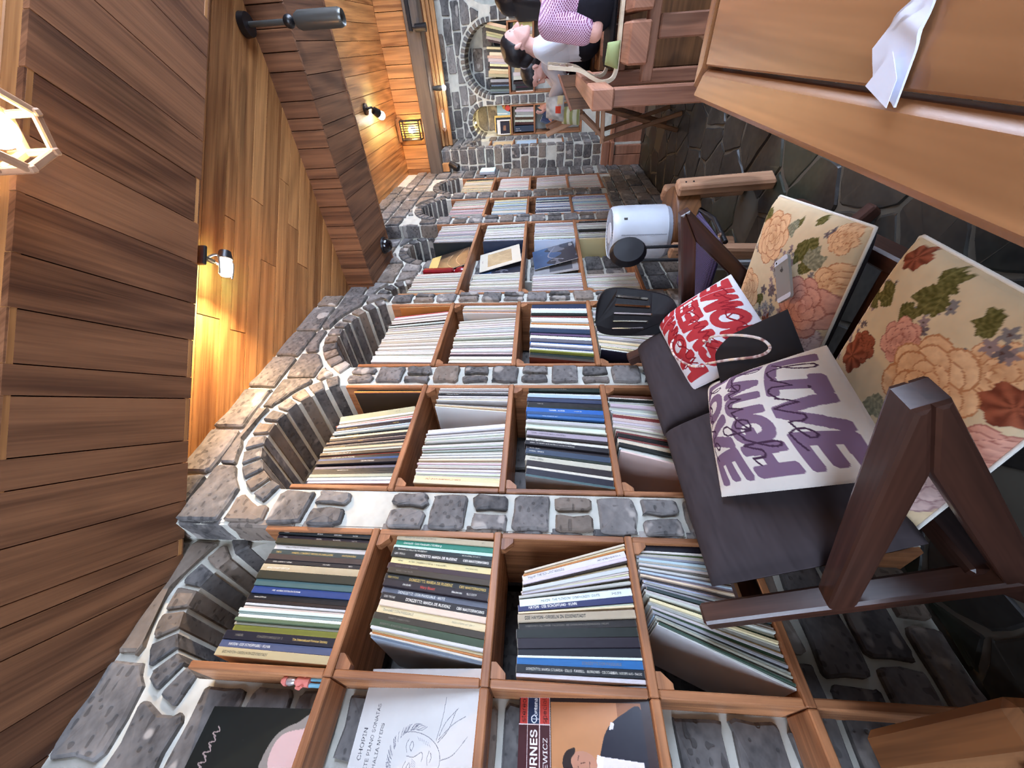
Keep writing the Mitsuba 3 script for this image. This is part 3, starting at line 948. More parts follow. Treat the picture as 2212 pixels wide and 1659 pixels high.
record_row(2, 2, 1.245, [('k', 14, [(.16, 'HAYDN · DIE SCHÖPFUNG · NEVILLE MARRINER', Gy, .0042)]), ('k', 8), ('w', 6), ('l', 11), ('K', 5), ('n', 12), ('k', 13, [(.12, 'THE CREATION', Wt, .003)]), ('k', 12), ('u', 15, [(.3, 'HANDEL  ALCINA', Wt, .0065), (.62, 'ATHERTON', Wt, .005)]), ('N', 9), ('u', 9, [(.2, 'HANDEL: 10 PIANO CONCERTI', Wt, .0035)]), ('k', 5), ('w', 8), ('d', 7), ('W', 16), ('w', 5), ('K', 8), ('a', 13, [(.06, 'HANDEL · JUDAS MACCABAEUS · MACKERRAS', Bk, .005)]), ('k', 6),
              ('W', 13, [(.04, 'HANDEL · SEMELE', Bk, .0055), (.36, 'Armstrong, Watts, Diaz, Palmer', Gy, .0038)]), ('k', 12, [(.06, 'HANDEL: THE ACADEMY OF ST. MARTIN-IN-THE-FIELDS  MARRINER', Wt, .0042)]), ('K', 11, [(.04, 'HANDEL  SEMELE', Wt, .004)]), ('n', 14, [(.04, 'HANDEL · SEMELE', Wt, .0055)]), ('k', 6), ('d', 14, [(.05, 'HANDEL · SEMELE', Bk, .0052)]), ('k', 15), ('w', 7), ('k', 15), ('S', 6, None, 'a')], (-.03, -.16), y_min=.74)
record_row(2, 3, 1.20, [('R', 9)] + mixrow(30, 'wdpkhawDRk', [4, 5, 6, 8], 8), (-.06, -.30), y_min=.80)
# third bay
record_row(3, 0, 1.965, [('f', 3, None, 'o')], (.02, .02))
record_row(3, 0, 1.93, mixrow(2, 'kR', [6], 1) + [('r', 8), ('w', 4)] + mixrow(26, 'wdkcDwahKdw', [5, 6, 7, 8], 12) + mixrow(20, 'wWdWw', [4, 5, 6, 7], 13) + [('W', 22)], (.20, -.02), y_min=1.42)
record_row(3, 1, 1.965, [('k', 6), ('d', 14, [(.05, 'STRAUSS · ARABELLA', Bk, .006)])] + mixrow(8, 'wwdco', [5, 6], 14) + [('o', 4), ('W', 5, None, 'W')], (-.01, -.04))
record_row(3, 1, 1.83, mixrow(34, 'wWdDhwwaw', [5, 6, 7, 7], 15) + [('k', 9)] + mixrow(4, 'wWd', [8, 9], 16), (.10, -.02), y_min=1.42)
record_row(3, 2, 1.965, [('n', 22), ('W', 11), ('w', 12), ('k', 9), ('R', 7), ('w', 8), ('W', 12), ('w', 9), ('d', 8), ('o', 4), ('W', 8), ('w', 8), ('n', 16), ('v', 12), ('k', 6), ('W', 13, [(.05, 'HAYDN · SCHOPFUNG · KARAJAN', Bk, .0055)]), ('s', 12), ('u', 7), ('w', 9), ('S', 12), ('w', 6), ('O', 4), ('k', 10), ('b', 9, None, 'R')], (-.03, -.14), y_min=1.43)
record_row(3, 3, 1.90, mixrow(50, 'wdwhDwcak', [4, 5, 5, 6], 18), (-.05, -.25), y_min=1.43, single=False)
# the recess and the far bays: past the three hundred nearest the rest goes into one mesh
for row in range(4):
    record_row(4, row, 2.40 - .02 * row, mixrow(40, 'wWdDwhWw' if row else 'dDwaDd', [6, 7, 8, 9], 20 + row), (.06, -.01), single=False, y_min=2.12)
    record_row(5, row, 3.28, mixrow(60, 'wWdhwWk' if row else 'dDaDwd', [5, 6, 7, 8], 30 + row), (.07 if row < 2 else .0, .01), single=False, y_min=2.93)
    record_row(6, row, 3.96, mixrow(90, ['dDawpdr', 'wldyWuh', 'WlWwhn', 'wWlpu'][row], [5, 6, 7, 8], 40 + row), (.08 if row < 2 else .02, .0), single=False, y_min=3.49)
    record_row(7, row, 4.70, mixrow(90, ['cykdwfc', 'wWhpw', 'wpWdh', 'wWhp'][row], [6, 7, 8, 9], 50 + row), (.05 if row != 2 else .12, .0), single=False, y_min=4.21)
# face-out boards that end the two halves in the recess
for row, c in enumerate(('k', 'n', 'l', 'f')):
    m, cv = rec_mesh(.012, .312, .30, (COL[c][0] // 2, COL[c][1] // 2, COL[c][2] // 2) if c != 'l' and c != 'f' else COL[c], {'k': (26, 34, 36), 'n': (38, 48, 70), 'l': (196, 208, 226), 'f': (206, 190, 140)}[c], .0, 2.905, XW - .006, SHELF_Z[3 - row] + .0005)
    t = thing('box_set', {'k': 'blackish green box set closing the far half of the recessed bay, top row', 'n': 'dark navy box set closing the far half of the recessed bay, second row', 'l': 'pale blue box set with print on its side, third row of the recessed bay', 'f': 'buff box set behind the white purifier, bottom row of the recessed bay'}[c], 'record')
    put(m, 'sleeve', 'cover', t, color=cv)
if REST:
    n, vs, fs, cs = 0, [], [], []
    for m, c in REST:
        vs.append(m.vertices); fs.append(m.faces + n); cs.append(c); n += len(m.vertices)
    k = thing('record_collection', 'rows of mostly white record sleeves filling the farther bays of the wall', 'records')
    labels[k]['kind'] = 'stuff'
    put(tm(np.vstack(vs), np.vstack(fs)), 'sleeve', k, color=np.vstack(cs))

# ---------------------------------------------------------------- printed things
def inside(poly, U, V):
    shapely.prepare(poly)
    return shapely.contains_xy(poly, U.ravel(), V.ravel()).reshape(U.shape)


def glyphs(s, size, x, y, align=0.0, bold=False, sx=1.0, rot=0):
    """The outline of lettering as one polygon: cap height size, baseline at y, x + align * length."""
    k = (s, bold)
    if k not in TEXTS:
        TEXTS[k] = meshkit.text_mesh(s, 1.0, .001, bold)
    m = TEXTS[k]
    f = m.faces[(np.abs(m.face_normals[:, 2]) > .9) & (m.triangles_center[:, 2] < .0005)]
    t = np.array(m.vertices)[f][:, :, :2] * [size * sx, size]
    L = t[:, :, 0].max()
    t = t + [x - align * L, y]
    g = unary_union([Polygon(q).buffer(1e-5) for q in t if abs((q[1, 0] - q[0, 0]) * (q[2, 1] - q[0, 1]) - (q[1, 1] - q[0, 1]) * (q[2, 0] - q[0, 0])) > 1e-10])
    return affinity.rotate(g, rot, origin=(x, y)) if rot else g


def strokes(lines, w):
    return unary_union([LineString(curve(l, 40)).buffer(w / 2, quad_segs=3) for l in lines])


def panel(w, h, nx, ny, paint, place, parent, bsdf, th=.004, back=(200, 195, 185), name='cover'):
    u, v = np.meshgrid(np.linspace(0, w, nx + 1), np.linspace(0, h, ny + 1))
    col = paint(u, v).reshape(-1, 3)
    P = np.stack([u.ravel(), v.ravel(), np.zeros(u.size)], 1)
    i, j = np.meshgrid(np.arange(nx), np.arange(ny))
    a = (j * (nx + 1) + i).ravel()
    f = tri(np.stack([a, a + 1, a + nx + 2, a + nx + 1], 1))
    b = bx((0, 0, -th), (w, h, -.0002), .0008)
    V = np.vstack([P, b.vertices])
    return put(tm(place(V), np.vstack([f, b.faces + len(P)])), bsdf, name, parent, color=np.vstack([col, np.tile(lin(*back), (24, 1))]))


def lean_place(y0, z0, x0, x1, H, roll=0.0):
    """Right = +Y, up leans from X = x0 at the foot to x1 at the top; roll turns it in its own plane."""
    t = math.asin((x0 - x1) / H)
    eu, ev = np.array([0, 1.0, 0]), np.array([-math.sin(t), 0, math.cos(t)])
    cr, sr = math.cos(roll), math.sin(roll)
    eu, ev = eu * cr + ev * sr, ev * cr - eu * sr
    n = np.cross(eu, ev)
    o = np.array([x0, y0, z0])
    return lambda v: o + v[:, :1] * eu + v[:, 1:2] * ev + v[:, 2:3] * n


def fill(u, c):
    return np.tile(lin(*c), u.shape + (1,)).reshape(u.shape + (3,)).astype(float)


def nz(u, v, s, seed=0):
    return meshkit.fbm(np.stack([u * s, v * s, np.full(u.shape, seed * 3.7)], -1), 3, seed)


def paint_sonatas(u, v):
    c = fill(u, (202, 200, 195)) * (.95 + .1 * nz(u, v, 14)[..., None])
    ink = lin(62, 62, 70)
    tx = unary_union([glyphs('CHOPIN', .0105, .165, .282, .5), glyphs('COMPLETE PIANO SONATAS', .0085, .160, .261, .5, sx=.98), glyphs('THALIA MYERS', .0085, .160, .240, .5)])
    c[inside(tx, u, v)] = ink
    k = lambda pts: [(x * .01 + .145, y * .01 + .14) for x, y in pts]
    # a light pencil portrait: outline of the face, brow, eyes, nose, mouth, collar
    face = [k([(-4.6, 5), (-5, 1.5), (-4.6, -1.6), (-3.2, -4.4), (-1.2, -5.9), (.8, -5.8), (2.6, -4.4), (3.9, -1.8), (4.5, 1.2), (4.4, 4.2)]),
            k([(-2.6, 2.2), (-1.7, 2.9), (-.5, 2.4)]), k([(1.0, 2.5), (2.2, 3), (3.3, 2.5)]), k([(-2.4, 1.5), (-1.6, 2), (-.7, 1.5), (-1.6, 1.1), (-2.4, 1.5)]), k([(1.2, 1.5), (2, 2), (2.9, 1.6), (2.1, 1.1), (1.2, 1.5)]),
            k([(.4, 2.4), (.3, .6), (1.1, -1.1), (.5, -1.6), (-.4, -1.5)]), k([(-.9, -3.1), (.2, -2.8), (1.4, -3.1)]), k([(-.5, -3.5), (.3, -3.8), (1.1, -3.5)]),
            k([(-3.6, -4.4), (-6, -7.5), (-8, -9)]), k([(2.8, -4.8), (5, -7), (8.4, -8.4)]), k([(3.2, -4.4), (7, -5.2), (11, -5.5)]), k([(4, -5), (6.5, -6.3), (9, -9)]), k([(3.4, -5), (6, -8), (7.5, -11)]), k([(0, -6.2), (1, -9), (4, -12)])]
    c[inside(strokes(face, .0011), u, v)] = lin(98, 98, 108)
    r = random.Random(4)
    hair = []
    for i in range(58):
        t = r.uniform(-1.9, 1.75)
        a, b = (4.9 * math.sin(t), 4.6 * math.cos(t) + 1.5), (6.0 * math.sin(t + .25), 6.6 * math.cos(t + .2) + .8)
        hair.append(k([a, ((a[0] + b[0]) / 2 + r.uniform(-.5, .5), (a[1] + b[1]) / 2), b]))
    c[inside(strokes(hair, .0010), u, v)] = lin(112, 112, 122)
    sh = [k([(-1.2 + .3 * i, 1.0), (-1.9 + .3 * i, -.2)]) for i in range(5)] + [k([(3.8 - .2 * i, .5 - .6 * i), (3.0 - .2 * i, -.2 - .6 * i)]) for i in range(6)]
    c[inside(strokes(sh, .0007), u, v)] = lin(140, 140, 148)
    return c


def paint_recital(u, v):
    c = fill(u, (46, 30, 30))
    w = .31
    photo = (v < .232) & (u < w - .030) & (v > .02)
    bg = lin(190, 132, 88)
    c[photo] = (np.array(bg) * (.82 + .36 * nz(u, v, 6, 2))[..., None])[photo]
    floor = photo & (v < .075)
    c[floor] = lin(150, 96, 58)
    # a man in a dark suit, turned to one side
    P = lambda q: Polygon(curve(q, 60, True)).buffer(0)
    suit = P([(.155, .02), (.150, .09), (.165, .125), (.20, .118), (.235, .10), (.262, .06), (.268, .02)])
    c[inside(suit, u, v) & photo] = lin(30, 30, 42)
    c[inside(Polygon([(.163, .128), (.188, .122), (.181, .03), (.170, .03)]), u, v)] = lin(220, 212, 214)
    c[inside(Polygon([(.163, .135), (.19, .128), (.187, .114), (.164, .120)]), u, v)] = lin(232, 228, 228)
    c[inside(P([(.153, .150), (.160, .135), (.176, .130), (.190, .142), (.195, .165), (.188, .185), (.168, .190), (.155, .175)]), u, v)] = lin(186, 132, 106)
    c[inside(P([(.150, .165), (.154, .195), (.172, .207), (.192, .200), (.200, .180), (.192, .178), (.180, .188), (.166, .182), (.158, .165)]), u, v)] = lin(44, 34, 32)
    c[inside(strokes([[(.163, .170), (.170, .172)], [(.180, .172), (.187, .170)], [(.168, .147), (.178, .146)], [(.175, .166), (.177, .156)]], .0016), u, v)] = lin(96, 58, 48)
    c[inside(Polygon([(.232, .098), (.246, .092), (.244, .084), (.234, .088)]), u, v)] = lin(214, 206, 206)
    # the title band: three lines parted by white rules, with a red and blue end block
    band = v > .235
    c[band] = lin(70, 36, 40)
    blk = band & (u > .238) & (u < .288)
    for lo, hi, col in ((.291, .309, (190, 62, 54)), (.262, .289, (30, 48, 80)), (.237, .259, (194, 66, 56))):
        c[blk & (v > lo) & (v < hi)] = lin(*col)
    for y in (.2345, .2603, .2900):
        c[band & (np.abs(v - y) < .0008)] = lin(232, 214, 210)
    for x in (.2375, .2885):
        c[band & (np.abs(u - x) < .0008)] = lin(226, 206, 202)
    tx = unary_union([glyphs('BURNES', .0165, .228, .2665, 1, True, 1.05), glyphs('SIEWICZ', .0105, .214, .2415, 1, sx=1.1)])
    c[inside(tx, u, v)] = lin(240, 232, 228)
    c[inside(unary_union([glyphs('stereo', .011, .263, .295, .5), glyphs('special', .0105, .263, .243, .5)]), u, v)] = lin(58, 22, 24)
    c[inside(unary_union([glyphs('ontana', .0085, .2865, .266, 1, True, .92), Point(.2475, .274).buffer(.0075).difference(Point(.2475, .274).buffer(.0055)), sbox(.247, .262, .2485, .280)]), u, v)] = lin(232, 236, 240)
    m = (u > w - .030) & ~band
    c[m] = lin(36, 28, 30)
    return c


def paint_dark(u, v):
    c = fill(u, (26, 32, 31)) * (.8 + .5 * nz(u, v, 5, 3)[..., None])
    P = Polygon(curve([(.05, -.02), (.13, .03), (.17, .085), (.215, .10), (.262, .085), (.285, .04), (.29, -.02)], 60, True))
    c[inside(P, u, v)] = lin(134, 128, 122)
    P2 = Polygon(curve([(.12, -.02), (.19, .055), (.225, .082), (.262, .07), (.275, .02), (.27, -.02)], 60, True))
    c[inside(P2, u, v)] = lin(196, 166, 162)
    r = random.Random(2)
    sc = []
    for i in range(13):
        x = .04 + i * .018
        sc.append([(x, .262), (x + .006, .276 + r.uniform(-.004, .006)), (x + .01, .258), (x + .018, .268)])
    c[inside(strokes(sc, .0022), u, v)] = lin(170, 148, 142)
    return c


def paint_wrap(u, v):
    c = fill(u, (58, 46, 38)) * (.6 + .9 * nz(u, v, 8, 5)[..., None])
    c[(v > .235)] = lin(196, 172, 104)
    g = strokes([[(.03, .12), (.12, .16), (.25, .13)], [(.02, .05), (.14, .09), (.29, .04)]], .004)
    c[inside(g, u, v)] = lin(150, 132, 112)
    return c


def paint_sepia(u, v):
    c = fill(u, (206, 196, 176))
    q = (u > .05) & (u < .27) & (v > .065) & (v < .25)
    n = nz(u, v, 16, 6)[..., None]
    c[q] = (np.array(lin(150, 122, 88)) * (1 - n) + np.array(lin(206, 182, 140)) * n)[q]
    g = strokes([[(.08, .22), (.15, .16), (.20, .09)], [(.12, .08), (.18, .14), (.25, .18)], [(.07, .12), (.13, .20), (.22, .23)]], .006)
    c[inside(g, u, v)] = lin(188, 164, 128)
    c[inside(glyphs('PIANO', .010, .16, .285, .5, sx=1.2), u, v)] = lin(150, 126, 116)
    return c


def paint_blue(u, v):
    n = nz(u, v, 7, 8)
    c = fill(u, (60, 84, 118)) * (.5 + .9 * n[..., None])
    c[v < .16 + .06 * np.sin(u * 30)] = lin(46, 48, 58)
    c[(v < .19) & (n > .56)] = lin(96, 96, 104)
    c[inside(strokes([[(.05, .10), (.15, .20), (.29, .14)]], .010), u, v)] = lin(120, 120, 130)
    c[inside(glyphs('SO!', .022, .24, .012, 0, True), u, v)] = lin(226, 224, 220)
    return c


def paint_grey(u, v):
    c = fill(u, (150, 148, 148))
    c[(u > .03) & (u < .28) & (v > .04) & (v < .2)] = lin(88, 88, 92)
    c[inside(unary_union([glyphs('GOLDBERG', .012, .16, .15, .5), glyphs('VARIATIONEN', .009, .16, .12, .5)]), u, v)] = lin(190, 188, 184)
    return c


def cover(label, y0, row, x0, x1, paint, bsdf='print_gloss', w=.312, roll=0.0, nx=150, ny=150, back=(200, 195, 185), lift=.0008):
    t = thing('record_cover', label, 'record cover')
    z = SHELF_Z[3 - row] + lift + (abs(w * math.sin(roll)) if roll < 0 else 0)
    panel(w, .312, nx, ny, paint, lean_place(y0, z, x0, x1, .312, roll), t, bsdf, back=back)
    return t


cover('white record cover with a pencil portrait, leaning on the stone in the second row', -.082, 1, -1.160, -1.236, paint_sonatas, 'print_matte', nx=300, ny=300)
cover('brown and orange record cover with a man in a suit, leaning in the third row', -.098, 2, -1.158, -1.234, paint_recital, nx=300, ny=300)
cover('dark record cover with a pale rounded shape, leaning on the top board', -.18, 0, -1.160, -1.236, paint_dark, nx=200, ny=200)
cover('glossy wrapped dark record cover leaning in the middle of the recess, top row', 2.55, 0, -1.158, -1.236, paint_wrap, roll=.06)
cover('navy record cover tucked behind the beige one in the recess, second row', 2.49, 1, -1.196, -1.240, paint_blue, nx=60, ny=60)
cover('beige record cover with a sepia picture, leaning in the recess, second row', 2.58, 1, -1.156, -1.226, paint_sepia, 'print_matte', roll=.10)
cover('blue and grey record cover marked in white, leaning in the recess, third row', 2.60, 2, -1.156, -1.226, paint_blue, roll=.08)
cover('small grey lettered record cover in front of the lower shelf, third row of the recess', 2.50, 2, -1.196, -1.242, paint_grey, 'print_matte')
# the little red wrapped bottle-like ornament beside the wrapped cover
t = thing('ornament', 'small shiny dark red ornament on the top board of the recess', 'ornament')
plain('red_gloss', (120, 16, 28), .15, .6)
put(lathe([(0, 0), (.03, .002), (.036, .03), (.03, .055), (.018, .07), (.02, .078), (0, .082)], 18, (0, 0, 1), (-1.19, 2.495, SHELF_Z[3] + .001)), 'red_gloss', 'body', t, smooth=50)
putw(bx((-1.215, 2.47, SHELF_Z[3] + .0835), (-1.165, 2.52, SHELF_Z[3] + .30), .01), (0, 0, 1), 'red_gloss', 'box', t)
# the little pink figurine at the edge of the nearest top board
t = thing('figurine', 'tiny pink and silver figurine standing on the top board by the dark cover', 'figurine')
plain('toy_pink', (206, 120, 108), .25, .5)
plain('toy_silver', (190, 180, 176), .2, .5, .6)
plain('toy_blue', (110, 160, 178), .25, .5)
o = np.array([-1.165, .182, SHELF_Z[3] + .0005])
for dy in (-.006, .006):
    put(lathe([(0, 0), (.0055, .001), (.0045, .02), (.005, .038), (0, .04)], 10, (0, 0, 1), o + [0, dy, 0]), 'toy_blue', 'leg', t, smooth=40)
    put(tube([o + [0, dy * 2, .07], o + [.006, dy * 2.5, .058], o + [.010, dy * 1.6, .05]], .0036, 8), 'toy_pink', 'arm', t, smooth=40)
put(lathe([(0, .036), (.012, .038), (.0105, .05), (.0125, .068), (.006, .077), (0, .078)], 14, (0, 0, 1), o), 'toy_pink', 'torso', t, smooth=40)
put(lathe([(0, .075), (.007, .077), (.0105, .088), (.008, .098), (0, .101)], 14, (0, 0, 1), o), 'toy_silver', 'head', t, smooth=40)
put(lathe([(.0001, .096), (.0115, .097), (.0108, .104), (.006, .112), (0, .114)], 14, (0, 0, 1), o), 'toy_pink', 'hat', t, smooth=40)

# ---------------------------------------------------------------- the sofa
def sub_cushion(c, th, n=26, puff=.35, p=6, uvscale=None, crease=0.0, seed=0):
    """A stuffed cushion over the four corners c (ccw from above): returns mesh, the unrolled (u, v) in metres of every vertex, top flag."""
    c = np.asarray(c, float)
    s, t = np.meshgrid(np.linspace(-1, 1, n + 1), np.linspace(-1, 1, n + 1))
    S, Tt = (s + 1) / 2, (t + 1) / 2
    base = (c[0] * ((1 - S) * (1 - Tt))[..., None] + c[1] * (S * (1 - Tt))[..., None] + c[2] * (S * Tt)[..., None] + c[3] * ((1 - S) * Tt)[..., None])
    nrm = np.cross(c[2] - c[0], c[3] - c[1]); nrm /= np.linalg.norm(nrm)
    prof = np.clip((1 - np.abs(s) ** p) * (1 - np.abs(t) ** p), 0, 1) ** .5
    dome = (1 - s ** 2) * (1 - t ** 2)
    hgt = th / 2 * (prof * (1 - puff) + puff * dome * 1.15)
    if crease:
        hgt = hgt + crease * (meshkit.fbm(np.stack([base[..., 0] * 9 + seed, base[..., 1] * 9, base[..., 2] * 9], -1), 3, seed) - .5) * prof
    U, V = S * np.linalg.norm(c[1] - c[0]), Tt * np.linalg.norm(c[3] - c[0])
    top = base + nrm * hgt[..., None]
    bot = base - nrm * (th / 2 * (prof * (1 - puff) + puff * dome * .6))[..., None]
    m = n + 1
    i, j = np.meshgrid(np.arange(n), np.arange(n))
    a = (j * m + i).ravel()
    q = np.stack([a, a + 1, a + m + 1, a + m], 1)
    v = np.vstack([top.reshape(-1, 3), bot.reshape(-1, 3)])
    f = np.vstack([tri(q), tri(q[:, ::-1] + m * m)])
    return tm(v, f), np.c_[np.r_[U.ravel(), U.ravel()], np.r_[V.ravel(), V.ravel()]], np.r_[np.ones(m * m, bool), np.zeros(m * m, bool)], base, nrm


ROSE = [((226, 184, 140), (176, 120, 78)), ((214, 158, 136), (160, 100, 84)), ((150, 84, 60), (104, 52, 38)), ((206, 180, 170), (150, 118, 116))]


def paint_floral(u, v, W_, H_, seed, fixed=()):
    c = fill(u, (206, 182, 146)) * (.93 + .12 * nz(u, v, 60, seed)[..., None])
    r = random.Random(seed)
    items = list(fixed)
    for _ in range(30):
        items.append((r.choice(['leaf', 'leaf', 'leaf', 'small', 'small', 'rose', 'bud', 'spray']), r.uniform(0, W_), r.uniform(0, H_), r.uniform(.5, .95), r.uniform(0, 6.28)))
    rank = dict(spray=0, small=1, leaf=2, bud=3, rose=4)
    items = sorted(items, key=lambda q: rank[q[0]] + (5 if q in fixed else 0))
    grain = nz(u, v, 130, seed + 1)
    for kind, x, y, s, a in items:
        dx, dy = u - x, v - y
        X, Y = dx * math.cos(a) + dy * math.sin(a), -dx * math.sin(a) + dy * math.cos(a)
        rr, th = np.hypot(X, Y), np.arctan2(Y, X)
        if kind == 'rose':
            lo, hi = ROSE[int(a * 10) % 2 if s > 1.05 else int(a * 10) % 4]
            for rk, pk, n in ((.040, .027, 7), (.027, .024, 6), (.015, .019, 5), (.006, .011, 3)):
                for i in range(n):
                    b = a + i * 6.283 / n + rk * 80
                    qx, qy, pr = rk * s * math.cos(b), rk * s * math.sin(b), pk * s * r.uniform(.85, 1.15)
                    d = np.hypot((X - qx) * 1.1, Y - qy) / pr * (1 + .12 * (grain - .5))
                    m = d < 1
                    out_ = ((X - qx) * math.cos(b) + (Y - qy) * math.sin(b)) / pr
                    k = np.clip(.42 - .38 * out_ + .9 * (d > .9) + (grain - .5) * .7 + r.uniform(-.12, .12), 0, 1)[..., None]
                    c[m] = (np.array(lin(*lo)) * (1 - k) + np.array(lin(*hi)) * k)[m]
        elif kind == 'bud':
            lo, hi = ROSE[2]
            m = (X / (.034 * s)) ** 2 + (Y / (.027 * s)) ** 2 < 1 + .25 * np.cos(6 * th)
            k = np.clip(.5 + .5 * np.sin(th * 7) + (grain - .5), 0, 1)[..., None]
            c[m] = (np.array(lin(*lo)) * (1 - k) + np.array(lin(*hi)) * k)[m]
        elif kind == 'leaf':
            for off in (-.55, .1, .75):
                ca, sa = math.cos(off), math.sin(off)
                X2, Y2 = X * ca + Y * sa, -X * sa + Y * ca
                L = .052 * s * (1 if off < .5 else .75)
                q = np.clip(X2 / L, 0, 1)
                wd = .016 * s * np.sin(PI * q ** .8) * (1 + .10 * np.sin(q * 22))
                m = (X2 > 0) & (X2 < L) & (np.abs(Y2) < wd)
                k = np.clip((grain - .2) + .4 * (np.abs(Y2) < .0014) + .25 * np.sin(q * 26 - np.abs(Y2) * 300), 0, 1)[..., None]
                g0, g1 = ((74, 70, 34), (120, 112, 66)) if int(a * 7) % 3 else ((110, 108, 86), (160, 154, 126))
                c[m] = (np.array(lin(*g0)) * (1 - k) + np.array(lin(*g1)) * k)[m]
        else:
            n = 9 if kind == 'small' else 16
            for i in range(n):
                px, py = r.gauss(0, .020 * s), r.gauss(0, .018 * s) + (i * .004 - .03 if kind == 'spray' else 0)
                d2, t2 = np.hypot(X - px, Y - py), np.arctan2(Y - py, X - px)
                m = d2 < (.0095 if kind == 'small' else .006) * s * (1 + .3 * np.cos(5 * t2))
                c[m] = lin(*r.choice([(124, 116, 112), (150, 142, 134), (104, 92, 92), (142, 120, 116)]))
                c[d2 < .0022 * s] = lin(84, 60, 52)
    return c


def dark_cloth(u, v, seed=0):
    c = fill(u, (60, 54, 56)) * (.78 + .45 * nz(u * .25, v * 6, 60, seed)[..., None])
    return c


t = SOFA = thing('sofa', 'dark wooden two-seat sofa with floral seat cushions and charcoal back cushions', 'sofa')
FR = {0: (.345, (-.366, .632), (-.945, .452), (-1.078, .69), (-.795, .235)), 1: (1.385, (-.505, .585), (-.995, .475), (-1.10, .70), (-.83, .235))}
for k, (Y, ap, ab, pt, pl) in FR.items():
    P3 = lambda q, dx=0, dz=0: np.array([q[0] + dx, Y, q[1] + dz])
    nrm = (0, 1, 0)
    putw(bar(P3(pt), P3(pl, .012, -.02), .046, .048, .006, nrm), np.array([pl[0] - pt[0], 0, pl[1] - pt[1]]), 'dark_wood', 'back_post', t)
    # arm and slanting strut meet in a mitre at the front
    tip = np.array(ap) + [.012, .006]
    V_ = LineString([ab, tip, (pl[0] + .035, pl[1])]).buffer(.0255, join_style=2, cap_style=2, mitre_limit=1.35)
    d1 = np.array(ab) - tip; d2 = np.array([pl[0] + .035, pl[1]]) - tip
    bs = d1 / np.linalg.norm(d1) + d2 / np.linalg.norm(d2); bs /= np.linalg.norm(bs)
    n_ = np.array([-bs[1], bs[0]])
    for nm, dd in (('arm', d1), ('front_strut', d2)):
        sg = np.sign(n_ @ dd)
        hp = Polygon([tip - bs * .3, tip + bs * 2, tip + bs * 2 + n_ * sg * 2, tip - bs * .3 + n_ * sg * 2])
        g = V_.intersection(hp)
        putw(round_ext(g, .048, .007, lambda v: np.stack([v[:, 0], Y + .024 - v[:, 2], v[:, 1]], 1)), (dd[0], 0, dd[1]), 'dark_wood', nm, t, smooth=20)
    for a, b in ((P3(pl, .02, 0), P3(pl, .36, -.234)), (P3(pl, -.0, 0), P3(pl, -.14, -.234))):
        putw(bar(a, b, .042, .045, .006, nrm), b - a, 'dark_wood', 'leg', t)
putw(bar((-.395, .345, .272), (-.455, 1.385, .272), .04, .07, .006), (0, 1, 0), 'dark_wood', 'front_rail', t)
putw(bar((-.80, .345, .25), (-.84, 1.385, .25), .04, .07, .006), (0, 1, 0), 'dark_wood', 'seat_rail', t)
putw(bar((-1.055, .345, .575), (-1.085, 1.385, .575), .03, .06, .006), (0, 1, 0), 'dark_wood', 'back_rail', t)
for i in range(5):
    y = .5 + .18 * i
    putw(bar((-.41, y, .298), (-.83, y, .282), .05, .016, .003), (1, 0, 0), 'dark_wood', 'slat', t)
# back cushions
for k, (y0, y1) in enumerate(((.385, .86), (.866, 1.345))):
    dx = -.03 * (y0 - .385)
    cs = [(-.755 + dx, y0, .352), (-.755 + dx, y1, .352), (-1.0 + dx, y1, .680), (-1.0 + dx, y0, .680)]
    m, uv, top, _, _ = sub_cushion(cs, .145, 60, .22, 8, crease=.010, seed=k)
    put(m, 'cloth_print', 'back_cushion', t, smooth=True, color=dark_cloth(uv[:, 0], uv[:, 1], k))
# seat cushions: floral tops, charcoal undersides, pale piping
SEATS = [[(-.33, .425, .352), (-.325, .79, .352), (-.84, .80, .335), (-.84, .425, .335)], [(-.352, .905, .352), (-.405, 1.32, .352), (-.87, 1.33, .335), (-.85, .855, .335)]]
FIX = [(('rose', .13, .17, 1.35, 1.0), ('bud', .30, .24, 1.1, 2.), ('leaf', .22, .04, 1.1, 1.2), ('leaf', .20, .27, 1.0, 2.6), ('leaf', .30, .09, .9, .4), ('rose', .05, .34, 1.0, 3.1), ('small', .08, .05, 1.2, 1), ('bud', .02, .12, 1.3, .4)),
       (('rose', .30, .10, 1.25, 1.0), ('rose', .34, .30, 1.2, 4.0), ('rose', .07, .22, 1.3, 2.1), ('leaf', .14, .06, 1.5, 1.9), ('leaf', .10, .12, 1.2, 4.4), ('small', .20, .27, 1.4, 0), ('leaf', .24, .04, .9, 2.2), ('bud', .18, .17, 1.0, 1.1), ('leaf', .36, .04, 1.0, .7))]
for k, cs in enumerate(SEATS):
    m, uv, top, base, nrm = sub_cushion(cs, .10, 170, .25, 9, crease=.006, seed=9 + k)
    W_, H_ = uv.max(0)
    # only u, v of the upper face carry the flowers
    n2 = len(uv) // 2
    col = np.vstack([paint_floral(uv[:n2, 0].reshape(171, 171), uv[:n2, 1].reshape(171, 171), W_, H_, 3 + k, FIX[k]).reshape(-1, 3), np.tile(lin(56, 54, 58), (n2, 1))])
    cu = put(m, 'cloth_print', 'seat_cushion', t, smooth=True, color=col, label='floral seat cushion')
    e = np.vstack([base[0, :], base[1:, -1], base[-1, -2::-1], base[-2:0:-1, 0]])[::3]
    put(tube(e, .0042, 7, True), 'ink_white', 'piping', cu, smooth=True)


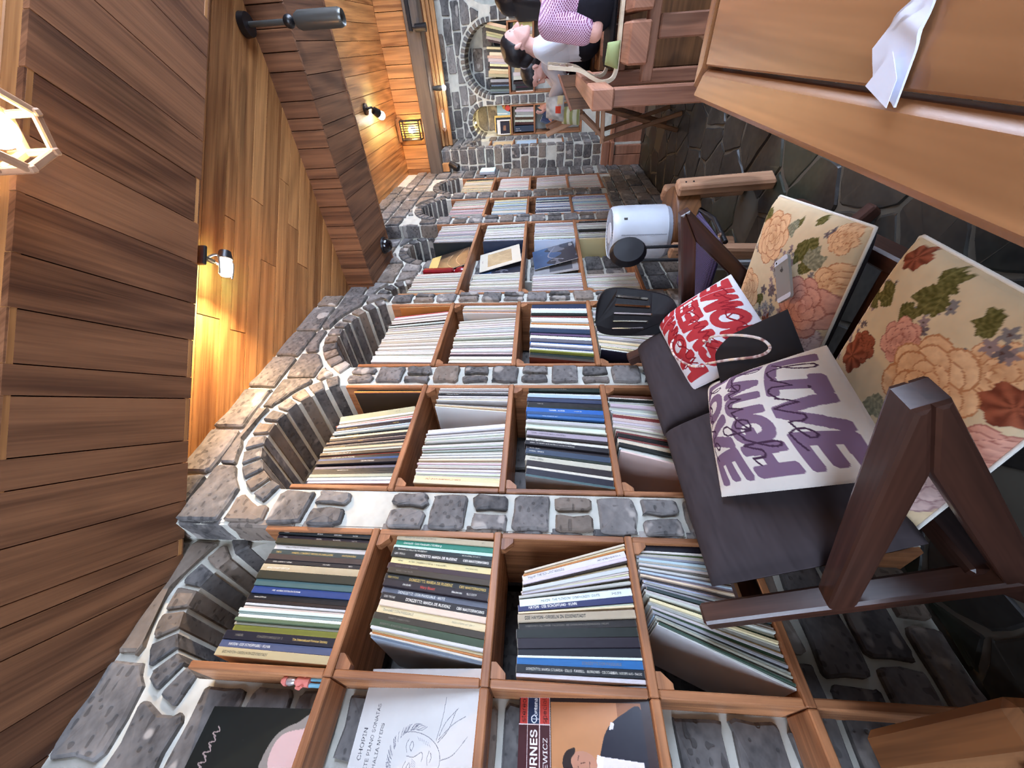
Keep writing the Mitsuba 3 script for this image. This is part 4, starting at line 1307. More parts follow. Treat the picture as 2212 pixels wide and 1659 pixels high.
# ---------------------------------------------------------------- pillows with lettering
def paint_words(u, v, W_, H_, lines, script, bg, blk, ink, flip):
    c = fill(u, bg) * (.96 + .08 * nz(u, v, 40, 2)[..., None])
    if flip:
        u, v = W_ - u, H_ - v
    g = []
    for s, x, y, hgt, wid in lines:
        p = glyphs(s, 1.0, 0, 0, 0, True)
        a, b, c2, d = p.bounds
        p = affinity.affine_transform(p, [wid / (c2 - a), 0, 0, hgt / (d - b), x - a * wid / (c2 - a), y - b * hgt / (d - b)])
        g.append(p.buffer(.0066, join_style=2, mitre_limit=1.6))
    c[inside(unary_union(g), u, v)] = lin(*blk)
    c[inside(strokes(script, .0052), u, v)] = lin(*ink)
    return c


def cursive(word, x, y, w, h):
    """A joined hand, letter by letter in a unit box."""
    L = {'l': [(0, .1), (.45, .6), (.5, 1.0), (.3, 1.0), (.28, .4), (.5, 0), (1, .15)], 'i': [(0, .1), (.4, .5), (.42, .1), (.7, 0), (1, .15)], 'v': [(0, .1), (.2, .5), (.45, .0), (.75, .5), (1, .4)],
         'e': [(0, .15), (.6, .35), (.5, .52), (.25, .35), (.4, .02), (1, .15)], 'a': [(0, .1), (.7, .45), (.3, .5), (.15, .2), (.4, .0), (.7, .4), (.75, .05), (1, .15)], 'u': [(0, .1), (.2, .5), (.25, .1), (.5, 0), (.75, .5), (.78, .05), (1, .15)],
         'g': [(0, .1), (.7, .45), (.3, .5), (.2, .15), (.5, .02), (.72, .45), (.7, -.4), (.4, -.55), (.3, -.3), (1, .15)], 'h': [(0, .1), (.4, .7), (.42, 1.0), (.25, .95), (.25, 0), (.5, .45), (.75, .4), (.75, .05), (1, .15)],
         'o': [(0, .1), (.5, .5), (.2, .3), (.4, 0), (.75, .25), (.5, .5), (1, .4)], 'm': [(0, .1), (.12, .5), (.16, 0), (.35, .48), (.48, 0), (.68, .48), (.8, .03), (1, .15)], 's': [(0, .1), (.5, .55), (.65, .2), (.35, 0), (1, .15)], 'w': [(0, .4), (.2, 0), (.45, .45), (.65, 0), (.85, .5), (1, .4)], 't': [(0, .1), (.4, .9), (.42, .05), (1, .15)]}
    out, n = [], len(word)
    pts = []
    for i, ch in enumerate(word):
        pts += [(x + w * (i + px * .98) / n, y + h * py) for px, py in L[ch]]
    out.append(pts)
    if 'i' in word:
        k = word.index('i')
        out.append([(x + w * (k + .45) / n, y + h * .78), (x + w * (k + .50) / n, y + h * .79), (x + w * (k + .55) / n, y + h * .78)])
    if 't' in word:
        k = word.index('t')
        out.append([(x + w * (k + .1) / n, y + h * .6), (x + w * (k + .8) / n, y + h * .64)])
    return out


def pillow(label, cs, lines, script, bg, blk, ink, th, flip, seed):
    t = thing('pillow', label, 'pillow', None)
    N = 210
    m, uv, top, base, nrm = sub_cushion(cs, th, N, .8, 5, crease=.010, seed=seed)
    n2 = len(uv) // 2
    W_, H_ = uv.max(0)
    K = N + 1
    sc = np.array([W_ / .42, H_ / .42])
    f = paint_words(uv[:n2, 0].reshape(K, K) / sc[0], uv[:n2, 1].reshape(K, K) / sc[1], .42, .42, lines, script, bg, blk, ink, flip)
    put(m, 'cloth_print', 'cushion_cover', t, smooth=True, color=np.vstack([f.reshape(-1, 3), np.tile(lin(*bg), (n2, 1))]))
    return t


# the corner order: foot near, foot far, head far, head near, so that u runs along Y and v up the back
scr = cursive('live', .05, .285, .30, .10) + cursive('laugh', .03, .165, .34, .09) + cursive('love', .06, .03, .27, .085)
pillow('cream pillow lettered in purple LIVE LAUGH LOVE, upside down on the nearer sofa seat', [(-.585, .415, .47), (-.53, .715, .47), (-.865, .955, .555), (-.865, .545, .645)],
       [('LIVE', .035, .285, .105, .355), ('LAUGH', .035, .155, .105, .355), ('LOVE', .035, .03, .105, .355)], scr, (206, 200, 192), (116, 94, 116), (64, 46, 64), .16, True, 3)
scr = cursive('home', .06, .29, .28, .09) + cursive('sweet', .06, .165, .3, .09) + cursive('home', .06, .035, .28, .09)
pillow('white pillow lettered in red HOME SWEET HOME, leaning at the far end of the sofa', [(-.65, .865, .455), (-.625, 1.245, .455), (-.885, 1.355, .625), (-.88, .945, .60)],
       [('HOME', .03, .285, .112, .365), ('SWEET', .03, .153, .112, .365), ('HOME', .03, .02, .112, .365)], scr, (206, 204, 207), (168, 54, 58), (130, 34, 42), .15, False, 5)

# ---------------------------------------------------------------- black bag with two patterned rope handles
t = thing('bag', 'flat black cloth bag with two patterned rope handles, against the red pillow', 'bag')
plain('black_cloth', (24, 23, 27), .8, .3)
m, uv, top, base, nrm = sub_cushion([(-.60, .775, .455), (-.555, .905, .455), (-.735, 1.005, .560), (-.775, .835, .575)], .035, 40, .5, 5, crease=.012, seed=8)
put(m, 'black_cloth', 'bag_body', t, smooth=True)


def rope(pts, parent):
    c = curve(pts, 70)
    m = tube(c, .0037, 8)
    n = len(c)
    rr = random.Random(5)
    cols = []
    for i in range(n):
        cols += [lin(*rr.choice([(206, 190, 184), (216, 206, 200), (150, 112, 108), (222, 196, 168)]))] * 8
    cols += [cols[0], cols[-1]]
    put(m, 'print_matte', 'handle', parent, smooth=True, color=np.array(cols))


rope([(-.717, .985, .578), (-.69, .975, .583), (-.635, .905, .560), (-.60, .84, .535), (-.60, .80, .525), (-.63, .805, .540), (-.69, .865, .575), (-.752, .925, .598)], t)
rope([(-.715, .985, .590), (-.745, 1.045, .588), (-.785, 1.115, .613), (-.82, 1.125, .635), (-.825, 1.06, .640), (-.79, .965, .625), (-.752, .915, .608)], t)

# ---------------------------------------------------------------- phone
t = thing('phone', 'grey and white phone lying face down on the far floral seat cushion', 'phone')
ez = np.array([.02, 0, 1.0]); ez /= np.linalg.norm(ez)
el = np.array([.64, .768, 0]); el -= ez * (el @ ez); el /= np.linalg.norm(el)
es = np.cross(el, ez)
A = np.array([es, el, ez]); o = np.array([-.535, 1.03, .4135])
rp = lambda w, h, r: sbox(-w / 2 + r, -h / 2 + r, w / 2 - r, h / 2 - r).buffer(r, quad_segs=4)
Mp = lambda dz: (lambda v: (v + [0, 0, dz]) @ A + o)
plain('phone_silver', (150, 148, 142), .35, .5, .4)
plain('phone_dark', (70, 68, 66), .3, .5, .2)
put(ext(rp(.0586, .1238, .008), 0, .0074, Mp(0)), 'phone_silver', 'casing', t)
body = rp(.0570, .1222, .0074)
put(ext(body.intersection(sbox(-1, .047, 1, 1)), 0, .0008, Mp(.0074)), 'white_plastic', 'end_band', t)
put(ext(body.intersection(sbox(-1, -1, 1, -.048)), 0, .0008, Mp(.0074)), 'white_plastic', 'end_band', t)
put(ext(Point(-.019, .054).buffer(.0030), 0, .0004, Mp(.0082)), 'black_plastic', 'camera_lens', t)
logo = unary_union([Point(-.0025, .0265).buffer(.0042), Point(.0025, .0265).buffer(.0042), Point(0, .0245).buffer(.0045)]).difference(Point(.0072, .0275).buffer(.0032))
logo = unary_union([logo, affinity.rotate(affinity.scale(Point(0.0015, .0335).buffer(.002), .6, 1.2), -35)])
put(ext(logo, 0, .0004, Mp(.0074)), 'phone_dark', 'emblem', t)

# ---------------------------------------------------------------- the near table with its framed top
t = thing('table', 'large brown wooden table with a framed top, nearest the camera', 'table')
TZ = .72


def slab(pts, z0, z1, r, bev, d, mat, name, parent):
    P = Polygon(pts).buffer(-r).buffer(r, quad_segs=6)
    Pin = P.buffer(-bev)
    m1 = ext(P, z0, z1 - bev, planeZ(0))
    o, q = np.array(P.exterior.coords)[:-1], None
    q = np.array([Pin.exterior.interpolate(Pin.exterior.project(Point(x))).coords[0] for x in o])
    n = len(o)
    v = np.vstack([np.c_[o, np.full(n, z1 - bev)], np.c_[o * .35 + q * .65, np.full(n, z1 - bev * .25)], np.c_[q, np.full(n, z1)]])
    i = np.arange(n); j = (i + 1) % n
    f = np.vstack([tri(np.stack([i, j, j + n, i + n], 1)), tri(np.stack([i + n, j + n, j + 2 * n, i + 2 * n], 1))])
    top = ext(Pin, z1 - .001, z1, planeZ(0))
    return putw(cat(m1, tm(v, f), top), d, mat, name, parent, smooth=40)


slab([(-.150, -.55), (-.134, 1.205), (-.075, 1.150), (-.055, -.55)], TZ - .045, TZ, .012, .010, (0, 1, 0), 'oak_top', 'frame_side', t)
slab([(-.131, 1.207), (.95, 1.199), (.95, 1.153), (-.074, 1.1535)], TZ - .045, TZ, .010, .010, (1, 0, 0), 'oak_top', 'frame_end', t)
putw(bx((.95, -.55, TZ - .045), (1.03, 1.2, TZ), .008), (0, 1, 0), 'oak_top', 'frame_side', t)
slab([(-.049, -.54), (-.068, 1.146), (.945, 1.146), (.945, -.54)], TZ - .03, TZ - .0015, .003, .003, (.06, 1, 0), 'oak_top', 'panel', t)
for x, y in ((-.02, 1.08), (.9, 1.08), (-.0, -.45), (.9, -.45)):
    putw(bx((x - .035, y - .035, 0), (x + .035, y + .035, TZ - .046), .006), (0, 0, 1), 'dark_wood', 'leg', t)
for y in (1.08, -.45):
    putw(bx((.016, y - .015, TZ - .13), (.864, y + .015, TZ - .046), .004), (1, 0, 0), 'dark_wood', 'apron', t)
# folded tissue
t = thing('napkin', 'folded pale bluish paper napkin lying on the brown table', 'napkin')
plain('paper', (216, 220, 234), .9, .1)
P = Polygon([(-.059, .553), (-.029, .580), (.020, .542), (.060, .50), (.045, .485), (.006, .522), (-.0735, .506), (-.070, .513)])
m = ext(P, 0, .0016, planeZ(TZ + .0004))
m2 = trimesh.Trimesh(m.vertices, m.faces, process=True)
for _ in range(4):
    m2 = m2.subdivide()
v = np.array(m2.vertices)
lift = .0035 * meshkit.fbm(np.stack([v[:, 0] * 30, v[:, 1] * 30, v[:, 0] * 0], 1), 3, 3) + .004 * np.exp(-((v[:, 0] - v[:, 1] * .3 + .17) / .008) ** 2)
v[:, 2] += np.where(v[:, 2] > TZ + .001, lift, lift * .6)
put(tm(v, m2.faces), 'paper', 'sheet', t, smooth=True)
P = Polygon([(-.059, .553), (-.0735, .506), (-.050, .511), (-.030, .535)])
put(ext(P, 0, .001, planeZ(TZ + .0105)), 'paper', 'folded_corner', t)


# ---------------------------------------------------------------- the round timber stool by the wall
t = thing('stool', 'light timber stool with a thick round seat and board legs, by the white purifier', 'stool')
cx0, cy0, zs, r0 = -.755, 2.13, .432, .160
putw(lathe([(0, zs - .115), (r0 - .006, zs - .115), (r0, zs - .105), (r0, zs - .012), (r0 - .01, zs), (.001, zs)], 36, (0, 0, 1), (cx0, cy0, 0)), (1, .3, 0), 'bench_wood', 'seat', t, smooth=40)
for ang in (-20, 62, 150, 240):
    a = math.radians(ang)
    e = np.array([math.cos(a), math.sin(a), 0])
    p0 = np.array([cx0, cy0, 0]) + e * (r0 + .028)
    A, B_ = p0 + [0, 0, zs + .004], p0 + e * .022 + [0, 0, .0]
    k = putw(bar(B_, A, .085, .05, .010, e), (A - B_), 'stool_wood', 'leg', t)
    for h in (.84, .92):
        c = B_ + (A - B_) * h + e * .026
        put(lathe([(0, 0), (.0042, 0), (.0042, .0016), (0, .002)], 10, tuple(e), c), 'ink_black', 'screw', k)
# the stool at the lower corner of the picture, nearest the shelf
t = thing('stool', 'dark brown timber stool with an ochre seat panel, in front of the nearest bay', 'stool')
plain('ochre_pad', (186, 122, 52), .6, .3)
zc = .44
lo, hi = (-1.085, -.30), (-.725, .150)
for a, b, w in (((lo[0], hi[1] - .035), (hi[0], hi[1] - .035), (1, 0)), ((lo[0], lo[1] + .03), (hi[0], lo[1] + .03), (1, 0))):
    putw(bar((*a, zc - .03), (*b, zc - .03), .07, .06, .014), (1, 0, 0), 'bench_wood', 'rail', t)
for x in (lo[0] + .03, hi[0] - .03):
    putw(bar((x, lo[1] + .066, zc - .03), (x, hi[1] - .071, zc - .03), .06, .06, .012), (0, 1, 0), 'bench_wood', 'rail', t)
putw(bx((lo[0] + .062, hi[1] - .105, zc - .04), (hi[0] - .062, hi[1] - .074, zc - .015), .006), (1, 0, 0), 'bench_wood', 'ledge', t)
put(bx((lo[0] + .064, lo[1] + .07, zc - .05), (hi[0] - .064, hi[1] - .107, zc - .022), .006), 'ochre_pad', 'seat_panel', t)
for x in (lo[0] + .035, hi[0] - .035):
    for y in (lo[1] + .035, hi[1] - .035):
        putw(bx((x - .03, y - .03, 0), (x + .03, y + .03, zc - .061), .008), (0, 0, 1), 'bench_wood', 'leg', t)

# ---------------------------------------------------------------- air purifier
t = thing('air_purifier', 'white round tower air purifier standing on the round timber stool', 'air purifier')
pc = np.array([-.805, 2.105, .4335])
r0 = .134
put(lathe([(0, .0), (r0 - .01, .0), (r0 - .006, .02), (0, .03)], 48, (0, 0, 1), pc), 'grey_plastic', 'base', t, smooth=40)
put(lathe([(.02, .022), (r0, .022), (r0 + .001, .05), (r0 + .001, .255), (r0 - .004, .287), (r0 - .012, .295), (r0 - .016, .283), (.03, .255), (.0, .255)], 64, (0, 0, 1), pc), 'white_plastic', 'body', t, smooth=40)
for k in range(40):
    a = k * 2 * PI / 40
    e = np.array([math.cos(a), math.sin(a), 0]); s_ = np.array([-e[1], e[0], 0])
    m = bx((.055, -.0022, 0), (r0 - .013, .0022, .010), .0008, np.array([e, s_, [0, 0, 1]]), pc + [0, 0, .283])
    put(m, 'grey_plastic', 'grille_slat', t)
put(lathe([(0, .267), (.05, .267), (.056, .291), (.05, .297), (0, .299)], 30, (0, 0, 1), pc), 'white_plastic', 'control_disc', t, smooth=40)


def on_tower(u, v, ang):
    return lambda w: np.stack([pc[0] + (r0 + .0012 + w[:, 2]) * np.cos(ang + w[:, 0] / r0), pc[1] + (r0 + .0012 + w[:, 2]) * np.sin(ang + w[:, 0] / r0), pc[2] + w[:, 1]], 1)


put(ext(sbox(-.0025, .03, .0025, .255), 0, .0006, on_tower(0, 0, math.radians(-74))), 'grey_plastic', 'seam', t)
put(ext(sbox(-.006, .225, .006, .243), 0, .0006, on_tower(0, 0, math.radians(-40))), 'phone_dark', 'badge', t)

# ---------------------------------------------------------------- swivel chair with a slotted black back
t = thing('chair', 'black chair with a slotted plastic back and a purple woven seat, behind the sofa', 'chair')


def weave_fn(p, n, uv):
    k = dr.abs(dr.sin(p.x * 500) * dr.sin(p.y * 500))
    return mix(lin(30, 24, 46), lin(84, 72, 112), k)


scene['purple_weave'] = {'type': 'twosided', 'bsdf': {'type': 'principled', 'base_color': proc(weave_fn), 'roughness': .6, 'specular': .4}}
m, uv, top, base, nrm = sub_cushion([(-.60, 1.44, .425), (-.585, 1.74, .425), (-.93, 1.78, .425), (-.94, 1.44, .425)], .045, 30, .15, 10)
put(m, 'purple_weave', 'seat', t, smooth=True)
put(tube(curve([(-.594, 1.435, .418), (-.578, 1.745, .418), (-.935, 1.787, .418), (-.945, 1.435, .418)], 8, False), .009, 8), 'black_plastic', 'seat_frame', t, smooth=True)
put(lathe([(0, 0), (.011, .001), (.013, .006), (.008, .012), (0, .014)], 14, (0, 0, 1), (-.578, 1.455, .43)), 'chrome', 'corner_stud', t, smooth=40)
# back: a tapering plate with five slots on a bent neck
out = Polygon(curve([(-.078, .02), (-.098, .16), (-.09, .245), (-.05, .27), (.0, .275), (.05, .27), (.09, .245), (.098, .16), (.078, .02), (.03, -.03), (-.03, -.03)], 60, True)).buffer(0)
slots = unary_union([LineString([(-.064 + .030 * i, .065 + .012 * abs(i - 2)), (-.070 + .034 * i, .20)]).buffer(.0062) for i in range(5)])
yb = 1.315
eu, ev = np.array([-.985, -.17, .02]), np.array([-.12, .10, 1.0])
eu /= np.linalg.norm(eu); ev -= eu * (ev @ eu); ev /= np.linalg.norm(ev)
nn = np.cross(eu, ev)
ob = np.array([-.83, yb, .60])
put(ext(out.difference(slots), -.008, .008, lambda v: ob + v[:, :1] * eu + v[:, 1:2] * ev + (v[:, 2:] + 1.6 * v[:, :1] ** 2) * nn), 'black_plastic', 'backrest', t, smooth=30)
put(tube(curve([ob + ev * .0, ob - ev * .05 - nn * .01, ob - ev * .11, ob - ev * .17 + np.array([.05, .08, -.0])], 20), [.024] * 6 + [.02] * 15 if False else .021, 10), 'black_plastic', 'back_post', t, smooth=True)
# armrest pad on its bracket
ap = np.array([-.745, 1.72, .70])
pad = lathe([(0, -.018), (.05, -.016), (.062, 0), (.05, .016), (0, .018)], 30)
v = np.array(pad.vertices) * [1.35, 1.2, 1.5]
ax = np.array([[.25, .25, -.93], [.55, .80, .2], [.80, -.55, .2]])
ax[0] /= np.linalg.norm(ax[0]); ax[1] -= ax[0] * (ax[1] @ ax[0]); ax[1] /= np.linalg.norm(ax[1]); ax[2] = np.cross(ax[0], ax[1])
put(tm(v @ ax + ap, pad.faces), 'black_plastic', 'arm_pad', t, smooth=50)
for s in (-.035, .035):
    put(tube(curve([ap + ax[1] * s - ax[2] * .012, ap + ax[1] * s + [-.01, .0, -.09], ap + ax[1] * s * 1.1 + [-.01, 0, -.30]], 14), .0075, 8), 'lamp_black', 'arm_bracket', t, smooth=True)
put(tube([(-.76, 1.60, .40), (-.76, 1.60, .08)], .022, 12), 'chrome', 'column', t, smooth=True)
for k in range(5):
    a = k * 2 * PI / 5 + .3
    e = np.array([math.cos(a), math.sin(a), 0])
    put(bar(np.array([-.76, 1.60, .085]), np.array([-.76, 1.60, .055]) + e * .20, .035, .025, .006), 'black_plastic', 'foot', t)
    put(trimesh.creation.icosphere(2, .024).apply_translation(np.array([-.76, 1.60, .026]) + e * .19), 'black_plastic', 'caster', t, smooth=True)

# ---------------------------------------------------------------- lamps
t = thing('spotlight', 'lit spotlight in a black bracket on the edge of the diagonal beam', 'spotlight')
b0 = np.array([-.515, 1.275, 2.335])
nrm = np.array([-1, 1, 0]) / 2 ** .5
put(bx((-.035, -.028, 0), (.035, .028, .014), .004, np.array([D45, [0, 0, 1], nrm * -1]), b0 + nrm * .02), 'lamp_black', 'mount', t)
hd = np.array([-.60, 1.375, 2.335])
ad = np.array([-.50, -.55, -.10]); ad /= np.linalg.norm(ad)
sd = np.cross(ad, (0, 0, 1.0)); sd /= np.linalg.norm(sd)
put(tube([b0 + nrm * .03, b0 + nrm * .075], .009, 10), 'lamp_black', 'stem', t, smooth=40)
for s in (-1, 1):
    put(tube(curve([b0 + nrm * .07, b0 + nrm * .08 + sd * s * .034, hd + sd * s * .036 - ad * .02, hd + sd * s * .030 + ad * .05], 16), .0042, 8), 'chrome', 'arm', t, smooth=True)
put(lathe([(.0, -.055), (.020, -.052), (.026, -.02), (.024, -.018), (.0, -.02)], 20, tuple(ad), hd), 'lamp_black', 'lamp_cap', t, smooth=40)
glow(lathe([(0, -.017), (.022, -.016), (.024, .03), (.018, .048), (0, .053)], 20, tuple(ad), hd), LAMP_NEAR, 'bulb', t, smooth=40)
scene['spotlight_beam'] = {'type': 'spot', 'intensity': {'type': 'rgb', 'value': LAMP_BEAM}, 'cutoff_angle': 62, 'beam_width': 30, 'to_world': T().look_at(origin=(hd + ad * .06).tolist(), target=[-1.02, .98, 2.36], up=[0, 0, 1])}

t = thing('spotlight', 'lit black spotlight under the far plank ceiling beside the lantern', 'spotlight')
b0 = np.array([-.40, 4.16, 2.690])
put(lathe([(0, -.018), (.045, -.016), (.045, 0), (0, 0)], 24, (0, 0, 1), b0), 'lamp_black', 'mount', t, smooth=40)
put(tube([b0, b0 + [.01, .01, -.06], b0 + [-.03, .05, -.085]], .009, 8), 'lamp_black', 'stem', t, smooth=True)
hd = np.array([-.455, 4.25, 2.595])
ad = np.array([-.55, .75, -.45]); ad /= np.linalg.norm(ad)
put(lathe([(0, -.075), (.03, -.07), (.036, -.02), (.034, -.015), (0, -.02)], 20, tuple(ad), hd), 'lamp_black', 'lamp_housing', t, smooth=40)
glow(lathe([(0, -.012), (.030, -.012), (.036, .02), (.028, .040), (0, .046)], 20, tuple(ad), hd), LAMP_FAR, 'bulb', t, smooth=40)

# lantern on the far fascia: a lit box behind a row of iron bars
t = thing('lantern', 'wall lantern of dark upright bars glowing on the far wooden fascia', 'lantern')
x0, x1, z0, z1, y0, y1 = -.775, -.60, 2.43, 2.635, Y_END - .145, Y_END - .032
glow(trimesh.creation.icosphere(2, .034).apply_translation(((x0 + x1) / 2, (y0 + y1) / 2, 2.535)), LAMP_LANTERN, 'bulb', t, smooth=True)
for z, h in ((z0, .012), (z1, .012)):
    for a, b in (((x0, y0), (x1, y0)), ((x0, y1), (x1, y1)), ((x0, y0), (x0, y1)), ((x1, y0), (x1, y1))):
        put(bar((*a, z), (*b, z), .012, h, .002), 'lamp_black', 'rail', t)
for i in range(9):
    x = x0 + (x1 - x0) * i / 8
    put(tube([(x, y0, z0), (x, y0, z1)], .0033, 6), 'lamp_black', 'bar', t, smooth=True)
for i in range(1, 6):
    y = y0 + (y1 - y0) * i / 6
    for x in (x0, x1):
        put(tube([(x, y, z0), (x, y, z1)], .0033, 6), 'lamp_black', 'bar', t, smooth=True)
putw(bx((x0 - .02, y0 + .02, z1 + .008), (x1 + .02, Y_END - .03, z1 + .05), .006), (1, 0, 0), 'cedar_ceiling', 'bracket_board', t)
# the glowing wooden fitting under the lintel
t = thing('lantern', 'small slotted wooden lamp glowing under the grey lintel', 'lantern')
c0 = np.array([-.64, 5.17, 2.205])
P = Polygon([(-.11, 0), (-.085, -.024), (.085, -.024), (.11, 0), (.085, .024), (-.085, .024)])
putw(ext(P.difference(sbox(-.07, -.008, .07, .008)), -.006, .012, lambda v: c0 + np.stack([v[:, 0], -v[:, 2], v[:, 1]], 1)), (1, 0, 0), 'stool_wood', 'frame', t)
glow(bx((-.075, .004, -.012), (.075, .012, .012), .002, None, c0), [9, 5.2, 1.6], 'glowing_pane', t)
# near lantern at the corner of the picture
t = thing('lantern', 'hanging lantern with a white glowing globe in a wooden ring, under the diagonal beam', 'lantern')
gc = np.array([-.082, .885, 2.225])
glow(trimesh.creation.icosphere(3, .036).apply_translation(gc), LAMP_LANTERN_NEAR, 'globe', t, smooth=True)
hexa = [(gc[0] + .074 * math.cos(math.radians(a)), gc[1] + .074 * math.sin(math.radians(a))) for a in range(15, 375, 60)]
for z in (2.262, 2.19):
    for a, b in zip(hexa, hexa[1:] + hexa[:1]):
        putw(bar((*a, z), (*b, z), .016, .022 if z > 2.2 else .014, .003), (b[0] - a[0], b[1] - a[1], 0), 'stool_wood', 'frame_bar', t)
for a in hexa:
    putw(bx((a[0] - .008, a[1] - .008, 2.18), (a[0] + .008, a[1] + .008, 2.30), .003), (0, 0, 1), 'stool_wood', 'frame_post', t)
put(tube([gc + [0, 0, .05], gc + [0, 0, .10]], .012, 10), 'lamp_black', 'socket', t, smooth=40)
# unlit cylinder lamp hanging in front of the cross beam
t = thing('spotlight', 'unlit metal cylinder lamp hanging on a rod before the cross beam', 'spotlight')
c = np.array([.115, 2.34, 0])
put(lathe([(0, 2.425), (.045, 2.427), (.048, 2.455), (0, 2.456)], 24, (0, 0, 1), c), 'lamp_black', 'mount', t, smooth=40)
put(tube([c + [0, 0, 2.43], c + [0, 0, 2.245]], .011, 12), 'lamp_grey', 'rod', t, smooth=40)
put(trimesh.creation.icosphere(2, .026).apply_translation(c + [0, 0, 2.235]), 'lamp_black', 'joint', t, smooth=True)
put(lathe([(0, 2.205), (.026, 2.20), (.036, 2.18), (.036, 1.995), (.030, 1.98), (.027, 1.985), (.0, 2.02)], 28, (0, 0, 1), c), 'lamp_grey', 'lamp_body', t, smooth=40)
# bare bulb over the far wall, black track lamps, dome camera
t = thing('lamp', 'bare white glowing bulb under the far lintel above the big arch', 'lamp')
bc = np.array([-.345, 5.10, 2.135])
glow(trimesh.creation.icosphere(2, .024).apply_translation(bc), LAMP_BULB, 'bulb', t, smooth=True)
put(lathe([(0, .015), (.02, .018), (.026, .05), (.018, .118), (0, .119)], 18, (0, 0, 1), bc), 'lamp_grey', 'holder', t, smooth=40)
t = thing('track_light', 'black track lamp silhouetted under the far lintel at the edge of the picture', 'track light')
put(bx((.105, 4.93, 2.33), (.40, 4.955, 2.365), .004), 'lamp_black', 'track', t)
put(lathe([(0, -.06), (.03, -.055), (.034, .05), (0, .055)], 18, (-.3, .2, -1), (.13, 4.92, 2.24)), 'lamp_black', 'lamp_body', t, smooth=40)
put(tube([(.13, 4.94, 2.335), (.13, 4.92, 2.27)], .008, 8), 'lamp_black', 'stem', t, smooth=40)
t = thing('spotlight', 'black unlit spotlight on a wooden block in the corner above the exit sign', 'spotlight')
putw(bx((-1.12, 4.975, 2.175), (-1.035, 5.04, 2.255), .004), (1, 0, 0), 'cedar_ceiling', 'block', t)
put(lathe([(0, -.07), (.032, -.066), (.04, .03), (.034, .05), (0, .055)], 20, (-.35, -.4, -.85), (-1.06, 4.94, 2.10)), 'lamp_black', 'lamp_body', t, smooth=40)
put(tube([(-1.075, 5.0, 2.18), (-1.065, 4.96, 2.13)], .012, 8), 'lamp_black', 'stem', t, smooth=40)
t = thing('security_camera', 'glossy black dome camera under the cross beam by the wall', 'camera')
dc = np.array([-1.10, 2.78, BEAM_X])
put(lathe([(.0, -.012), (.058, -.012), (.060, -.001), (0, -.001)], 28, (0, 0, 1), dc), 'lamp_black', 'base', t, smooth=40)
plain('dome_gloss', (12, 10, 14), .06, .7)
put(lathe([(.052, -.012), (.050, -.03), (.040, -.048), (.022, -.060), (0, -.064)], 28, (0, 0, 1), dc), 'dome_gloss', 'dome', t, smooth=True)

# ---------------------------------------------------------------- exit sign
t = thing('exit_sign', 'small glowing green and white exit sign on the pier at the wall end', 'exit sign')
y0, y1, z0, z1 = 4.79, 4.975, 1.625, 1.80
put(bx((XW + .014, y0, z0), (XW + .044, y1, z1), .004), 'grey_plastic', 'housing', t)
glow(bx((XW + .0445, y0 + .008, z0 + .008), (XW + .047, y1 - .008, z1 - .008), .001), [.04, .95, .80], 'lit_panel', t)
P = unary_union([Point(.092, .135).buffer(.012), LineString([(.088, .118), (.078, .075)]).buffer(.011), LineString([(.078, .075), (.10, .055), (.092, .03)]).buffer(.007), LineString([(.078, .075), (.062, .055), (.04, .055)]).buffer(.007), LineString([(.088, .112), (.112, .098), (.122, .108)]).buffer(.006), LineString([(.086, .112), (.064, .098), (.058, .08)]).buffer(.006)])
glow(ext(unary_union([P, sbox(.128, .03, .16, .14).difference(sbox(.134, .03, .154, .134))]), 0, .001, lambda v: np.stack([XW + .0475 + v[:, 2], y0 + v[:, 0], z0 + v[:, 1]], 1)), [1.1, 1.6, 1.6], 'pictogram', t)

# ---------------------------------------------------------------- the far wall: shelves, books and pictures in its arches
def far_shelf(label, b, zs, dep=.27):
    t = thing('far_shelf', label, 'shelf')
    for z in zs:
        putw(bx((b.y0 + .004, Y_FAR - .004, z - .02), (b.y1 - .004, Y_FAR + dep, z), .003), (1, 0, 0), 'cedar_shelf', 'shelf_board', t)
    for x in (b.y0 + .002, b.y1 - .018):
        for z0, z1 in zip(zs[:-1], zs[1:]):
            putw(bx((x, Y_FAR - .003, z0 + .001), (x + .016, Y_FAR + dep, z1 - .021), .003), (0, 0, 1), 'cedar_shelf', 'side_panel', t)
    return t


ZF = [.63, .905, 1.198, 1.48]
far_shelf('wooden shelf in the narrow lit arch of the far wall', FB[0], ZF)
far_shelf('wooden shelf in the wide arch of the far wall behind the people', FB[1], ZF)


def book_run(x0, x1, z, hts, cols, label, group, lean=0, seed=0, mm=(.014, .03)):
    r = random.Random(seed)
    x, i = x0, 0
    while x < x1 - .01:
        w = r.uniform(*mm)
        h = r.uniform(*hts)
        c = r.choice(cols)
        col = tuple(int(np.clip(q + r.uniform(-12, 12), 0, 255)) for q in COL[c])
        m, cv = rec_mesh(w, h, .2, col, tuple(int(q * .9) for q in col), lean, 0, 0, z + .0005)
        v = np.asarray(m.vertices)
        y = v[:, 1].copy()
        v2 = np.stack([x + y, Y_FAR + .03 - v[:, 0], v[:, 2]], 1)
        t = thing('book', f'{CNAMES[c]} book, {ORD[i]} from the left {label}', 'book', group)
        put(tm(v2, m.faces[:, ::-1]), 'sleeve', 'cover', t, color=cv)
        x += w / math.cos(lean) + .0008
        i += 1


